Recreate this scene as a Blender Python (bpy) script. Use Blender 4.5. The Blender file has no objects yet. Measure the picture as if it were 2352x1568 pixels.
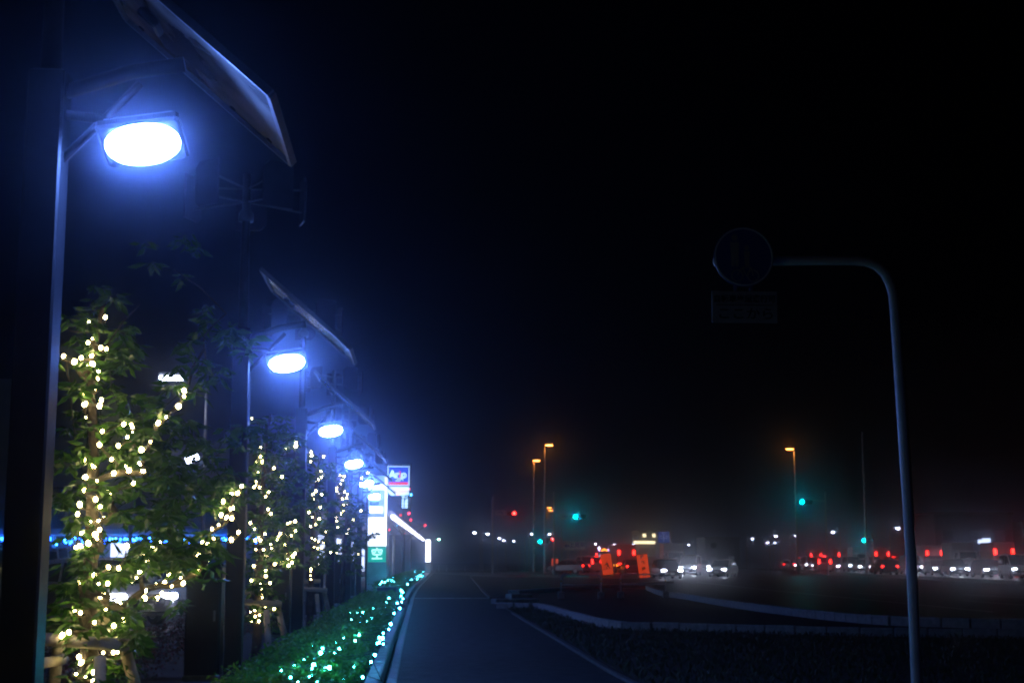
import bpy, math, random
import numpy as np
from mathutils import Vector, Matrix

random.seed(7)
rng = np.random.default_rng(7)
R = math.radians
SC = bpy.context.scene
COL = SC.collection

# ------------------------------------------------------------------ camera
EYE = 1.4
F = 50.0 / 36.0 * 2352.0
PITCH = math.atan(501.0 / F)
YAW = math.atan(219.0 / F * math.cos(PITCH))
cam_d = bpy.data.cameras.new('camera')
cam_d.lens = 50.0
cam_d.sensor_width = 36.0
cam_d.clip_start = 0.1
cam_d.clip_end = 3000.0
cam = bpy.data.objects.new('camera', cam_d)
COL.objects.link(cam)
cam.location = (0, 0, EYE)
cam.rotation_euler = (math.pi / 2 + PITCH, 0, -YAW)
SC.camera = cam

# ------------------------------------------------------------------ night sky and moonlight
world = bpy.data.worlds.new('World')
SC.world = world
world.use_nodes = True
wn = world.node_tree.nodes
bg = wn['Background']
sky = wn.new('ShaderNodeTexSky')
sky.sky_type = 'NISHITA'
sky.sun_disc = False
sky.sun_elevation = R(24)
sky.sun_rotation = R(140)
world.node_tree.links.new(sky.outputs[0], bg.inputs[0])
bg.inputs[1].default_value = 0.00002
sun_d = bpy.data.lights.new('moonlight', 'SUN')
sun_d.energy = 0.0012
sun_d.angle = R(0.5)
sun_d.color = (0.75, 0.85, 1.0)
sun = bpy.data.objects.new('moonlight', sun_d)
COL.objects.link(sun)
_sd = Vector((math.sin(R(140)) * math.cos(R(24)), math.cos(R(140)) * math.cos(R(24)), math.sin(R(24))))
sun.rotation_euler = (-_sd).to_track_quat('-Z', 'Y').to_euler()

SC.view_settings.view_transform = 'Standard'
SC.view_settings.look = 'None'
SC.view_settings.exposure = -1.5
SC.view_settings.gamma = 1.0
SC.view_settings.use_curve_mapping = False
SC.render.engine = 'CYCLES'
cy = SC.cycles
cy.use_denoising = True
cy.max_bounces = 3
cy.diffuse_bounces = 1
cy.glossy_bounces = 1
cy.transmission_bounces = 2
cy.volume_bounces = 0
cy.transparent_max_bounces = 8
cy.caustics_reflective = False
cy.caustics_refractive = False
cy.sample_clamp_indirect = 4.0
cy.filter_width = 2.1
cy.use_light_tree = True
cy.use_adaptive_sampling = True
cy.adaptive_threshold = 0.01
cy.light_sampling_threshold = 0.01

HAZE = 0.0031
HAZE_G = 0.98

# ------------------------------------------------------------------ placing helpers (photo measured on a 2352 x 1568 grid)
_cp, _sp, _cyw, _syw = math.cos(PITCH), math.sin(PITCH), math.cos(YAW), math.sin(YAW)
FWD = Vector((_syw * _cp, _cyw * _cp, _sp))
RGT = Vector((_cyw, -_syw, 0))
UPV = RGT.cross(FWD)

def ray(u, v):
    return FWD + RGT * ((u - 1176.0) / F) - UPV * ((v - 784.0) / F)

def at(u, v, Y):
    d = ray(u, v)
    return Vector((0, 0, EYE)) + d * (Y / d.y)

def gnd(u, v, z=0.0):
    d = ray(u, v)
    return Vector((0, 0, EYE)) + d * ((z - EYE) / d.z)

def z4(x, y):   # original photo pixels -> grid
    return (x / 1.7415, y / 1.7415)

# ------------------------------------------------------------------ materials
def _nt(name):
    m = bpy.data.materials.new(name)
    m.use_nodes = True
    return m, m.node_tree.nodes, m.node_tree.links

def pbr(name, col, rough=0.6, metal=0.0, var=0.2, scale=6.0, bump=0.0, bscale=60.0, spec=0.5, col2=None):
    m, n, l = _nt(name)
    b = n['Principled BSDF']
    b.inputs['Roughness'].default_value = rough
    b.inputs['Metallic'].default_value = metal
    b.inputs['Specular IOR Level'].default_value = spec
    tc = n.new('ShaderNodeTexCoord')
    no = n.new('ShaderNodeTexNoise')
    no.inputs['Scale'].default_value = scale
    no.inputs['Detail'].default_value = 5.0
    l.new(tc.outputs['Object'], no.inputs['Vector'])
    cr = n.new('ShaderNodeValToRGB')
    c1 = [c * (1 - var) for c in col]
    c2 = list(col2) if col2 else [min(1, c * (1 + var)) for c in col]
    cr.color_ramp.elements[0].position = 0.32
    cr.color_ramp.elements[1].position = 0.68
    cr.color_ramp.elements[0].color = (*c1, 1)
    cr.color_ramp.elements[1].color = (*c2, 1)
    l.new(no.outputs[0], cr.inputs[0])
    l.new(cr.outputs[0], b.inputs['Base Color'])
    if bump:
        nb = n.new('ShaderNodeTexNoise')
        nb.inputs['Scale'].default_value = bscale
        nb.inputs['Detail'].default_value = 4.0
        l.new(tc.outputs['Object'], nb.inputs['Vector'])
        bp = n.new('ShaderNodeBump')
        bp.inputs['Strength'].default_value = bump
        bp.inputs['Distance'].default_value = 0.02
        l.new(nb.outputs[0], bp.inputs['Height'])
        l.new(bp.outputs[0], b.inputs['Normal'])
    return m

def emit(name, col, strength, sample=True):
    m, n, l = _nt(name)
    n.remove(n['Principled BSDF'])
    e = n.new('ShaderNodeEmission')
    e.inputs[0].default_value = (*col, 1)
    e.inputs[1].default_value = strength
    l.new(e.outputs[0], n['Material Output'].inputs[0])
    if not sample:
        m.cycles.emission_sampling = 'NONE'
    return m

def leafmat(name, c1, c2, rough=0.35, trans=0.25):
    m, n, l = _nt(name)
    b = n['Principled BSDF']
    b.inputs['Roughness'].default_value = rough
    g = n.new('ShaderNodeNewGeometry')
    cr = n.new('ShaderNodeValToRGB')
    cr.color_ramp.elements[0].color = (*c1, 1)
    cr.color_ramp.elements[1].color = (*c2, 1)
    l.new(g.outputs['Random Per Island'], cr.inputs[0])
    l.new(cr.outputs[0], b.inputs['Base Color'])
    t = n.new('ShaderNodeBsdfTranslucent')
    l.new(cr.outputs[0], t.inputs[0])
    mx = n.new('ShaderNodeMixShader')
    mx.inputs[0].default_value = trans
    l.new(b.outputs[0], mx.inputs[1])
    l.new(t.outputs[0], mx.inputs[2])
    l.new(mx.outputs[0], n['Material Output'].inputs[0])
    return m

M = {}
M['asphalt'] = pbr('asphalt', (0.024, 0.024, 0.026), 0.75, var=0.65, scale=4.5, bump=0.8, bscale=110, spec=0.25)
M['road'] = pbr('road_asphalt', (0.045, 0.045, 0.048), 0.38, var=0.3, scale=0.5, bump=0.25, bscale=60)
M['lot'] = pbr('lot_asphalt', (0.045, 0.045, 0.048), 0.55, var=0.3, scale=0.8, bump=0.3, bscale=80)
M['soil'] = pbr('soil', (0.035, 0.028, 0.02), 0.95, var=0.4, scale=5, bump=0.8, bscale=40)
M['concrete'] = pbr('kerb_concrete', (0.4, 0.4, 0.39), 0.85, var=0.25, scale=9, bump=0.3, bscale=90)
M['gutter'] = pbr('gutter_concrete', (0.36, 0.36, 0.35), 0.85, var=0.25, scale=7, bump=0.3, bscale=90)
M['edging'] = pbr('edging_stone', (0.10, 0.10, 0.10), 0.9, var=0.35, scale=6, bump=0.3, bscale=90)
M['signplate'] = pbr('grey_sign_plate', (0.32, 0.32, 0.33), 0.55, var=0.15, scale=4)  # darker grey than the sign white, for the overhead plate and symbols
M['pave'] = pbr('pavement', (0.16, 0.15, 0.14), 0.85, var=0.2, scale=3, bump=0.3, bscale=60)
M['paint'] = pbr('road_paint', (0.7, 0.7, 0.68), 0.6, var=0.25, scale=5, bump=0.2)
M['post'] = pbr('dark_post_steel', (0.012, 0.012, 0.014), 0.4, 0.0, var=0.2, scale=4, bump=0.05)
M['pole'] = pbr('pale_steel_pole', (0.68, 0.68, 0.69), 0.35, 0.0, var=0.15, scale=3, bump=0.05)
M['alu'] = pbr('aluminium', (0.22, 0.22, 0.23), 0.42, 0.4, var=0.12, scale=14, bump=0.05)
M['back'] = pbr('panel_backsheet', (0.20, 0.19, 0.18), 0.25, 0.0, var=0.6, scale=2.2, col2=(0.45, 0.42, 0.38))
M['cell'] = pbr('solar_cells', (0.01, 0.015, 0.05), 0.15, 0.0, var=0.2, scale=20)
M['blade'] = pbr('turbine_blade', (0.10, 0.09, 0.13), 0.45, 0.0, var=0.1, scale=4)
M['black'] = pbr('black_plastic', (0.012, 0.012, 0.014), 0.5, var=0.2, scale=10)
M['bark'] = pbr('bark', (0.055, 0.042, 0.03), 0.9, var=0.6, scale=9, bump=0.9, bscale=35)
M['wood'] = pbr('stake_wood', (0.42, 0.36, 0.27), 0.8, var=0.25, scale=5, bump=0.4, bscale=45)
M['twig'] = pbr('twig', (0.09, 0.075, 0.05), 0.9, var=0.3, scale=12, bump=0.5, bscale=60)
M['leaf'] = leafmat('tree_leaf', (0.022, 0.09, 0.008), (0.085, 0.21, 0.02), 0.32, 0.35)
M['leaf_dry'] = pbr('dry_leaf', (0.30, 0.19, 0.06), 0.7, var=0.3, scale=20)
M['hedge'] = leafmat('hedge_leaf', (0.045, 0.18, 0.012), (0.15, 0.36, 0.035), 0.5, 0.35)
M['grass'] = leafmat('grass_blade', (0.04, 0.06, 0.02), (0.10, 0.10, 0.045), 0.7)
M['shrub'] = leafmat('shrub_leaf', (0.03, 0.045, 0.015), (0.16, 0.03, 0.025), 0.5)
M['cable'] = pbr('light_cable', (0.012, 0.02, 0.012), 0.6)
M['wall'] = pbr('building_wall', (0.22, 0.22, 0.23), 0.8, var=0.1, scale=1.5)
M['wall_dark'] = pbr('dark_building_wall', (0.10, 0.10, 0.12), 0.8, var=0.1, scale=1.5)
M['fascia'] = pbr('fascia', (0.5, 0.5, 0.5), 0.6, var=0.1, scale=2)
M['glass'] = pbr('dark_glass', (0.01, 0.012, 0.015), 0.06, var=0.1)
M['rubber'] = pbr('tyre_rubber', (0.012, 0.012, 0.012), 0.8)
M['rim'] = pbr('wheel_rim', (0.4, 0.4, 0.42), 0.3, 0.8, var=0.1)
M['signface'] = pbr('sign_white', (0.65, 0.65, 0.66), 0.5, var=0.06, scale=3)
M['signink'] = pbr('sign_ink', (0.01, 0.01, 0.012), 0.6)
M['signblue'] = pbr('sign_blue', (0.02, 0.07, 0.35), 0.45, var=0.08)
M['orange'] = pbr('board_orange', (0.85, 0.10, 0.015), 0.45, var=0.12, scale=3)
M['e_board'] = emit('orange_board_added_glow', (1.0, 0.075, 0.008), 1.6, False)  # emission added to the face in place of light falling on the board
M['maroon'] = pbr('board_frame', (0.12, 0.02, 0.05), 0.5)
M['yellow'] = pbr('yellow_band', (0.7, 0.45, 0.02), 0.5)
M['guard'] = pbr('guard_pipe_paint', (0.75, 0.76, 0.78), 0.4, 0.0, var=0.1)
M['e_led'] = emit('lamp_led', (0.12, 0.26, 1.0), 960.0)
M['e_warm'] = emit('warm_bulb', (1.0, 0.78, 0.34), 125.0)
M['e_cyan'] = emit('cyan_bulb', (0.04, 0.55, 0.85), 700.0)
M['e_blue'] = emit('blue_bulb', (0.012, 0.10, 1.0), 70.0, False)
M['e_blue2'] = emit('pale_blue_bulb', (0.05, 0.42, 1.0), 70.0, False)
M['e_red_b'] = emit('red_bulb', (1.0, 0.02, 0.03), 25.0, False)
M['e_white'] = emit('far_lamp_white', (0.62, 0.70, 1.0), 90.0, False)
M['e_whites'] = emit('small_lamp_white', (0.75, 0.80, 1.0), 60.0)
M['e_greenw'] = emit('greenish_lamp', (0.35, 1.0, 0.7), 120.0)
M['e_sodium'] = emit('sodium_lamp', (1.0, 0.30, 0.05), 80.0)
M['e_head'] = emit('headlight_lens', (0.80, 0.82, 1.0), 80.0, False)
M['e_tail'] = emit('tail_light_lens', (1.0, 0.015, 0.01), 40.0)
M['e_amber'] = emit('amber_lens', (1.0, 0.28, 0.01), 40.0)
M['e_sig_g'] = emit('signal_green', (0.0, 0.75, 0.85), 260.0)
M['e_sig_r'] = emit('signal_red', (1.0, 0.02, 0.015), 90.0)
M['e_sign'] = emit('lit_sign_white', (0.72, 0.82, 1.0), 9.0)
M['e_signb'] = emit('lit_sign_bluewhite', (0.30, 0.52, 1.0), 2.6)
M['e_aqua'] = emit('led_aqua', (0.0, 0.62, 0.5), 2.0)
M['e_aquaw'] = emit('led_aqua_bright', (0.45, 1.0, 0.9), 6.0)
M['e_tower_blue'] = emit('tower_blue', (0.006, 0.028, 0.42), 6.0, False)
M['e_signblue'] = emit('direction_sign_added_glow', (0.008, 0.045, 0.42), 0.9, False)  # retroreflective panel; weak emission stands in for light it returns
M['e_signmark'] = emit('sign_marking_added_glow', (0.5, 0.6, 0.9), 1.2, False)  # same added glow on the sign's lettering and route symbol
M['e_tower_red'] = emit('tower_red', (0.75, 0.02, 0.02), 5.0, False)
M['e_tower_white'] = emit('tower_white', (0.45, 0.75, 0.95), 8.0, False)
M['e_window'] = emit('lit_window', (0.55, 0.66, 1.0), 8.0, False)
M['e_window_w'] = emit('lit_window_warm', (1.0, 0.8, 0.45), 10.0, False)
M['e_fluor'] = emit('fluorescent', (0.68, 0.70, 1.0), 22.0)
M['e_purple'] = emit('purple_lamp', (0.45, 0.25, 1.0), 50.0, False)

# ------------------------------------------------------------------ mesh builder
class MB:
    def __init__(s):
        s.v = []
        s.f = []
    def add(s, vs, fs):
        o = len(s.v)
        s.v += [tuple(p) for p in vs]
        s.f += [tuple(i + o for i in f) for f in fs]
        return s
    def box(s, c, d, m=None):
        x, y, z = d[0] / 2, d[1] / 2, d[2] / 2
        vs = [Vector((a * x, b * y, e * z)) for a in (-1, 1) for b in (-1, 1) for e in (-1, 1)]
        if m is not None:
            vs = [m @ p for p in vs]
        vs = [p + Vector(c) for p in vs]
        return s.add(vs, [(0, 1, 3, 2), (4, 6, 7, 5), (0, 4, 5, 1), (2, 3, 7, 6), (0, 2, 6, 4), (1, 5, 7, 3)])
    def bbox(s, c, d, b=0.02, m=None):
        """box with chamfered edges"""
        x, y, z = d[0] / 2, d[1] / 2, d[2] / 2
        b = min(b, x * .45, y * .45, z * .45)
        lay = [(-z, b), (-z + b, 0), (z - b, 0), (z, b)]
        vs = []
        for zz, i in lay:
            a, e = x - i, y - i
            k = b
            vs += [Vector(p + (zz,)) for p in ((-a + k, -e), (a - k, -e), (a, -e + k), (a, e - k), (a - k, e), (-a + k, e), (-a, e - k), (-a, -e + k))]
        fs = []
        for r in range(3):
            for i in range(8):
                j = (i + 1) % 8
                fs.append((r * 8 + i, r * 8 + j, r * 8 + 8 + j, r * 8 + 8 + i))
        fs.append(tuple(range(7, -1, -1)))
        fs.append(tuple(range(24, 32)))
        if m is not None:
            vs = [m @ p for p in vs]
        return s.add([p + Vector(c) for p in vs], fs)
    def tube(s, pts, rad, n=8, cap=True):
        pts = [Vector(p) for p in pts]
        if not isinstance(rad, (list, tuple)):
            rad = [rad] * len(pts)
        vs, fs = [], []
        up = None
        for i, p in enumerate(pts):
            if i == 0:
                t = pts[1] - pts[0]
            elif i == len(pts) - 1:
                t = pts[-1] - pts[-2]
            else:
                t = (pts[i + 1] - p).normalized() + (p - pts[i - 1]).normalized()
            t.normalize()
            if up is None:
                up = Vector((0, 0, 1)) if abs(t.z) < 0.9 else Vector((1, 0, 0))
            a = t.cross(up)
            if a.length < 1e-5:
                a = t.cross(Vector((0.3, 1, 0.2)))
            a.normalize()
            b = a.cross(t)
            up = b
            for k in range(n):
                an = 2 * math.pi * k / n
                vs.append(p + (a * math.cos(an) + b * math.sin(an)) * rad[i])
        for i in range(len(pts) - 1):
            for k in range(n):
                j = (k + 1) % n
                fs.append((i * n + k, i * n + j, i * n + n + j, i * n + n + k))
        if cap:
            fs.append(tuple(range(n - 1, -1, -1)))
            fs.append(tuple(range((len(pts) - 1) * n, len(pts) * n)))
        return s.add(vs, fs)
    def disc(s, c, nrm, r, n=16, t=0.0):
        nrm = Vector(nrm).normalized()
        q = nrm.to_track_quat('Z', 'Y').to_matrix()
        c = Vector(c)
        if t <= 0:
            return s.add([c + q @ Vector((r * math.cos(2 * math.pi * k / n), r * math.sin(2 * math.pi * k / n), 0)) for k in range(n)], [tuple(range(n))])
        return s.tube([c - nrm * t / 2, c + nrm * t / 2], r, n)
    def quad(s, a, b, c, d):
        return s.add([a, b, c, d], [(0, 1, 2, 3)])
    def prism(s, poly, y0, y1, axis='Y'):
        """polygon in (a, z) extruded along an axis"""
        n = len(poly)
        if axis == 'Y':
            vs = [(a, y0, z) for a, z in poly] + [(a, y1, z) for a, z in poly]
        elif axis == 'X':
            vs = [(y0, a, z) for a, z in poly] + [(y1, a, z) for a, z in poly]
        else:
            vs = [(a, z, y0) for a, z in poly] + [(a, z, y1) for a, z in poly]
        fs = [tuple(range(n - 1, -1, -1)), tuple(range(n, 2 * n))]
        fs += [(i, (i + 1) % n, n + (i + 1) % n, n + i) for i in range(n)]
        return s.add(vs, fs)
    def mesh(s, name, mat, smooth=False):
        me = bpy.data.meshes.new(name)
        me.from_pydata(s.v, [], s.f)
        if mat is not None:
            me.materials.append(M[mat] if isinstance(mat, str) else mat)
        if smooth:
            me.polygons.foreach_set('use_smooth', [True] * len(me.polygons))
        me.update()
        return me
    def build(s, name, mat, parent=None, smooth=False):
        return obj(name, s.mesh(name, mat, smooth), parent)

def obj(name, me, parent=None, loc=None, rot=None):
    o = bpy.data.objects.new(name, me)
    COL.objects.link(o)
    if parent is not None:
        o.parent = parent
    if loc is not None:
        o.location = loc
    if rot is not None:
        o.rotation_euler = rot
    return o

def tag(o, label, cat, group=None):
    o['label'] = label
    o['category'] = cat
    if group:
        o['group'] = group
    return o

def thing(name, label, cat, loc=(0, 0, 0), rz=0.0, group=None):
    o = bpy.data.objects.new(name, None)
    COL.objects.link(o)
    o.empty_display_size = 0.2
    o.location = loc
    o.rotation_euler = (0, 0, rz)
    return tag(o, label, cat, group)

def struct(o):
    o['kind'] = 'structure'
    return o

def stuff(o):
    o['kind'] = 'stuff'
    return o

def copy_tree(o, parent=None):
    c = o.copy()
    COL.objects.link(c)
    c.parent = parent
    for ch in o.children:
        copy_tree(ch, c)
    return c

_txt = {}
def text_mesh(body, size, mat, bold=0.0):
    key = (body, size, mat, bold)
    if key in _txt:
        return _txt[key]
    cu = bpy.data.curves.new('lettering', 'FONT')
    cu.body = body
    cu.size = size
    cu.align_x = 'CENTER'
    cu.align_y = 'CENTER'
    cu.offset = bold
    cu.extrude = 0.002
    t = bpy.data.objects.new('lettering', cu)
    COL.objects.link(t)
    dg = bpy.context.evaluated_depsgraph_get()
    dg.update()
    me = bpy.data.meshes.new_from_object(t.evaluated_get(dg))
    me.name = 'lettering'
    bpy.data.objects.remove(t)
    me.materials.clear()
    me.materials.append(M[mat])
    _txt[key] = me
    return me

FACE = (math.pi / 2, 0, 0)      # lettering that stands up and faces the camera side (-Y)
def letter(body, size, mat, parent, loc, rz=0.0, bold=0.0, sx=1.0):
    o = obj('lettering', text_mesh(body, size, mat, bold), parent, loc, (math.pi / 2, 0, rz))
    o.scale = (sx, 1, 1)
    return o

def ico(r, sub=1):
    t = (1 + 5 ** .5) / 2
    vs = [Vector(p).normalized() for p in ((-1, t, 0), (1, t, 0), (-1, -t, 0), (1, -t, 0), (0, -1, t), (0, 1, t), (0, -1, -t), (0, 1, -t), (t, 0, -1), (t, 0, 1), (-t, 0, -1), (-t, 0, 1))]
    fs = [(0, 11, 5), (0, 5, 1), (0, 1, 7), (0, 7, 10), (0, 10, 11), (1, 5, 9), (5, 11, 4), (11, 10, 2), (10, 7, 6), (7, 1, 8), (3, 9, 4), (3, 4, 2), (3, 2, 6), (3, 6, 8), (3, 8, 9), (4, 9, 5), (2, 4, 11), (6, 2, 10), (8, 6, 7), (9, 8, 1)]
    b = MB()
    b.add([v * r for v in vs], fs)
    return b

ORD = ['first', 'second', 'third', 'fourth', 'fifth', 'sixth', 'seventh', 'eighth', 'ninth', 'tenth', 'eleventh', 'twelfth', 'thirteenth', 'fourteenth', 'fifteenth', 'sixteenth', 'seventeenth', 'eighteenth', 'nineteenth', 'twentieth']

# numpy leaves -----------------------------------------------------
def leaf_mesh(name, mat, pos, size, aspect=0.38, droop=0.6, bend=0.25, dirs=None):
    """each leaf: a folded lance shape of 4 triangles, in its own random attitude"""
    n = len(pos)
    pos = np.asarray(pos, float)
    size = np.broadcast_to(np.asarray(size, float), (n,))
    if dirs is None:
        d = rng.normal(size=(n, 3))
        d[:, 2] -= droop
    else:
        d = np.asarray(dirs, float)
    d /= np.linalg.norm(d, axis=1)[:, None] + 1e-9
    r = rng.normal(size=(n, 3))
    s = np.cross(d, r)
    s /= np.linalg.norm(s, axis=1)[:, None] + 1e-9
    nn = np.cross(s, d)
    L = size[:, None]
    w = L * aspect * 0.5
    p0 = pos
    mid = pos + d * L * 0.5 + nn * L * bend * 0.3
    tip = pos + d * L - nn * L * bend * 0.35
    l = pos + d * L * 0.45 + s * w - nn * L * 0.03
    rr = pos + d * L * 0.45 - s * w - nn * L * 0.03
    V = np.stack([p0, l, mid, rr, tip], axis=1).reshape(-1, 3)
    base = (np.arange(n) * 5)[:, None]
    T = np.array([[0, 2, 1], [0, 3, 2], [1, 2, 4], [2, 3, 4]]).reshape(-1)
    I = (base + T[None, :]).reshape(-1)
    me = bpy.data.meshes.new(name)
    me.vertices.add(len(V))
    me.vertices.foreach_set('co', V.reshape(-1))
    me.loops.add(len(I))
    me.loops.foreach_set('vertex_index', I.astype(np.int32))
    nt = len(I) // 3
    me.polygons.add(nt)
    me.polygons.foreach_set('loop_start', (np.arange(nt) * 3).astype(np.int32))
    me.polygons.foreach_set('loop_total', np.full(nt, 3, np.int32))
    me.materials.append(M[mat])
    me.update(calc_edges=True)
    me.validate()
    return me

def ribbon(name, mat, left, right, z):
    b = MB()
    n = len(left)
    b.add([(p.x, p.y, z) for p in left] + [(p.x, p.y, z) for p in right], [(i, n + i, n + i + 1, i + 1) for i in range(n - 1)])
    return b.build(name, mat)

def polyg(name, mat, pts, z, z0=None):
    b = MB()
    n = len(pts)
    if z0 is None:
        b.add([(p[0], p[1], z) for p in pts], [tuple(range(n))])
    else:
        b.add([(p[0], p[1], z0) for p in pts] + [(p[0], p[1], z) for p in pts], [tuple(range(n, 2 * n))] + [(i, (i + 1) % n, n + (i + 1) % n, n + i) for i in range(n)])
    return b.build(name, mat)

def resample(pts, step):
    pts = [Vector((p[0], p[1], 0)) for p in pts]
    out = []
    acc = 0.0
    for a, b in zip(pts[:-1], pts[1:]):
        d = (b - a).length
        t = -acc
        while True:
            t += step if out else 0
            if not out:
                out.append((a.copy(), (b - a).normalized()))
                continue
            if t > d:
                acc = d - (t - step)
                break
            out.append((a + (b - a) * (t / d), (b - a).normalized()))
        else:
            pass
    return out

def smooth_line(pts, k=6):
    """Catmull-Rom through the points"""
    P = [Vector((p[0], p[1], 0)) for p in pts]
    P = [P[0] * 2 - P[1]] + P + [P[-1] * 2 - P[-2]]
    out = []
    for i in range(1, len(P) - 2):
        for j in range(k):
            t = j / k
            a, b, c, d = P[i - 1], P[i], P[i + 1], P[i + 2]
            out.append(0.5 * ((2 * b) + (c - a) * t + (2 * a - 5 * b + 4 * c - d) * t * t + (3 * b - a - 3 * c + d) * t ** 3))
    out.append(P[-2])
    return out

def offset_line(pts, d):
    """shift a line to its right by d metres"""
    out = []
    for i, p in enumerate(pts):
        a = pts[max(0, i - 1)]
        b = pts[min(len(pts) - 1, i + 1)]
        t = (b - a).normalized()
        out.append(p + Vector((t.y, -t.x, 0)) * d)
    return out

def kerb(name, line, label, w=0.15, h=0.15, step=0.6, mat='concrete', maxn=300, zj=0.006):
    """a run of separate kerb stones"""
    root = bpy.data.objects.new(name, None)
    COL.objects.link(root)
    struct(root)
    root['label'] = label
    me = MB().bbox((0, 0, h / 2 - 0.04), (w, step - 0.012, h + 0.08), 0.018).mesh('kerb_stone', mat)
    L = resample(line, step)
    for i, (p, t) in enumerate(L[:maxn]):
        obj('kerb_stone', me, root, (p.x, p.y, random.uniform(-zj, zj)), (random.uniform(-.006, .006), 0, math.atan2(-t.x, t.y) + random.uniform(-.006, .006)))
    return root

# ================================================================== GROUND
g = MB().quad((-450, -60, -0.03), (450, -60, -0.03), (450, 700, -0.03), (-450, 700, -0.03)).build('ground', 'soil')
struct(g)

left_px = [(911, 1568), (930, 1465), (947, 1391.6), (956, 1362), (973, 1339), (997, 1315.5)]
PL = [gnd(*p) for p in left_px]
PL = [Vector((-0.26, -4, 0)), Vector((-0.25, 6, 0))] + PL
PL = smooth_line(PL)
PR_px = [(1449, 1568), (1310, 1487), (1165, 1400), (1120, 1368), (1100, 1346), (1078, 1321)]
PR = [gnd(*p) for p in PR_px]
PR = [Vector((PR[0].x + 0.35, -4, 0)), Vector((PR[0].x + 0.25, 6, 0))] + PR
PR = smooth_line(PR)
struct(ribbon('path', 'asphalt', PL, PR, 0.004))
road = polyg('road', 'road', [(3.2, -50), (140, -50), (140, 420), (-30, 420), (-30, 148), (0.8, 148), (0.8, 60)], -0.012)
struct(road)
far_pave = polyg('pavement', 'pave', [tuple(gnd(1000, 1316)[:2]), tuple(gnd(1140, 1316)[:2]), tuple(gnd(1290, 1318)[:2]), tuple(gnd(1290, 1310)[:2]), tuple(gnd(1000, 1309)[:2])], 0.05, -0.02)
struct(far_pave)
lot = polyg('parking_lot', 'lot', [(-4.9, -20), (-4.9, 40), (-3.6, 52), (-3.6, 120), (-60, 120), (-60, -20)], -0.006)
struct(lot)

# path edge: flat gutter stones and the raised planter kerb
gut = offset_line(PL, -0.06)
k_in = offset_line(PL, -0.235)
def clip(line, y0, y1):
    return [p for p in line if y0 <= p.y <= y1]
kerb('gutter', clip(gut, 8, 150), 'flat gutter stones along the left edge of the path', w=0.13, h=0.012, step=0.9, mat='gutter', zj=0.001)
kerb('planter_kerb', clip(k_in, 8, 41), 'raised kerb between hedge and path', w=0.15, h=0.16, step=0.6)
kerb('planter_kerb', clip(k_in, 47, 150), 'raised kerb along the far hedge', w=0.15, h=0.16, step=0.6)
edge_r = [p for p in PR if 8 < p.y < 40.5]
kerb('path_edging', edge_r, 'thin edging stones between path and grass verge', w=0.10, h=0.03, step=0.6, mat='edging', zj=0.003)
edge_r2 = [p for p in PR if 52 < p.y < 130]
kerb('path_edging', edge_r2, 'thin edging stones by the far verge', w=0.10, h=0.06, step=0.9, mat='edging', zj=0.003)
# driveway ramp stone across the path
kerb('driveway_threshold', [Vector((-0.1, 53.2, 0)), Vector((2.4, 53.2, 0))], 'pale strip across the path at the driveway', w=0.5, h=0.012, step=0.62, mat='gutter', zj=0.001)

k1_px = [(1163, 1397), (1205, 1398), (1246, 1400), (1300, 1416), (1361, 1434), (1429, 1446), (1532, 1449), (1642, 1452), (1922, 1460), (2352, 1467), (2800, 1474)]
K1 = smooth_line([gnd(*p) for p in k1_px])
kerb('road_kerb', K1, 'long curved kerb of pale blocks behind the grass verge', w=0.18, h=0.17, step=0.6)
k2_px = [(1489, 1354), (1512, 1364), (1532, 1369), (1581, 1376), (1642, 1387), (1738, 1402), (1838, 1415), (1957, 1428), (2086, 1437), (2352, 1444), (2800, 1452)]
K2 = smooth_line([gnd(*p) for p in k2_px])
kerb('road_kerb', K2, 'second curved kerb of blocks, behind the guard rails', w=0.2, h=0.2, step=0.6)
k3_px = [(1188, 1362), (1290, 1355), (1400, 1348), (1537, 1338)]
K3 = [gnd(*p) for p in k3_px]
kerb('road_kerb', K3, 'low kerb line behind the two guard rails', w=0.5, h=0.14, step=0.9)
kerb('road_kerb', [gnd(1150, 1386), gnd(1235, 1384)], 'short kerb end by the driveway', w=0.3, h=0.15, step=0.6)
kerb('road_kerb', [gnd(1180, 1372), gnd(1215, 1371)], 'kerb stub by the driveway mouth', w=0.35, h=0.15, step=0.6)

# verge between path and first kerb
vb = [p for p in PR if 5 < p.y < 40.5]
verge_pts = [(p.x + 0.08, p.y) for p in vb] + [(p.x, p.y - 0.1) for p in K1[::3]] + [(30, 5)]
verge = polyg('verge', 'soil', verge_pts, 0.012)
struct(verge)
# island between the two kerbs (dark asphalt side road)
struct(polyg('road', 'asphalt', [(p.x, p.y + 0.1) for p in K1[::3]] + [(p.x, p.y - 0.1) for p in reversed(K2[::3])] + [(K3[2].x, K3[2].y - .3), (K3[0].x, K3[0].y - .3)], 0.0))
fv = [p for p in PR if 52 < p.y < 125]
struct(polyg('verge', 'soil', [(p.x + .08, p.y) for p in fv] + [tuple(gnd(1500, 1330)[:2]), (K3[-1].x, K3[-1].y + .3), (K3[0].x, K3[0].y + .3)], 0.03))

def inpoly(P, poly):
    x, y = P[:, 0], P[:, 1]
    inside = np.zeros(len(P), bool)
    j = len(poly) - 1
    for i in range(len(poly)):
        xi, yi = poly[i]
        xj, yj = poly[j]
        c = ((yi > y) != (yj > y)) & (x < (xj - xi) * (y - yi) / (yj - yi + 1e-12) + xi)
        inside ^= c
        j = i
    return inside

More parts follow.
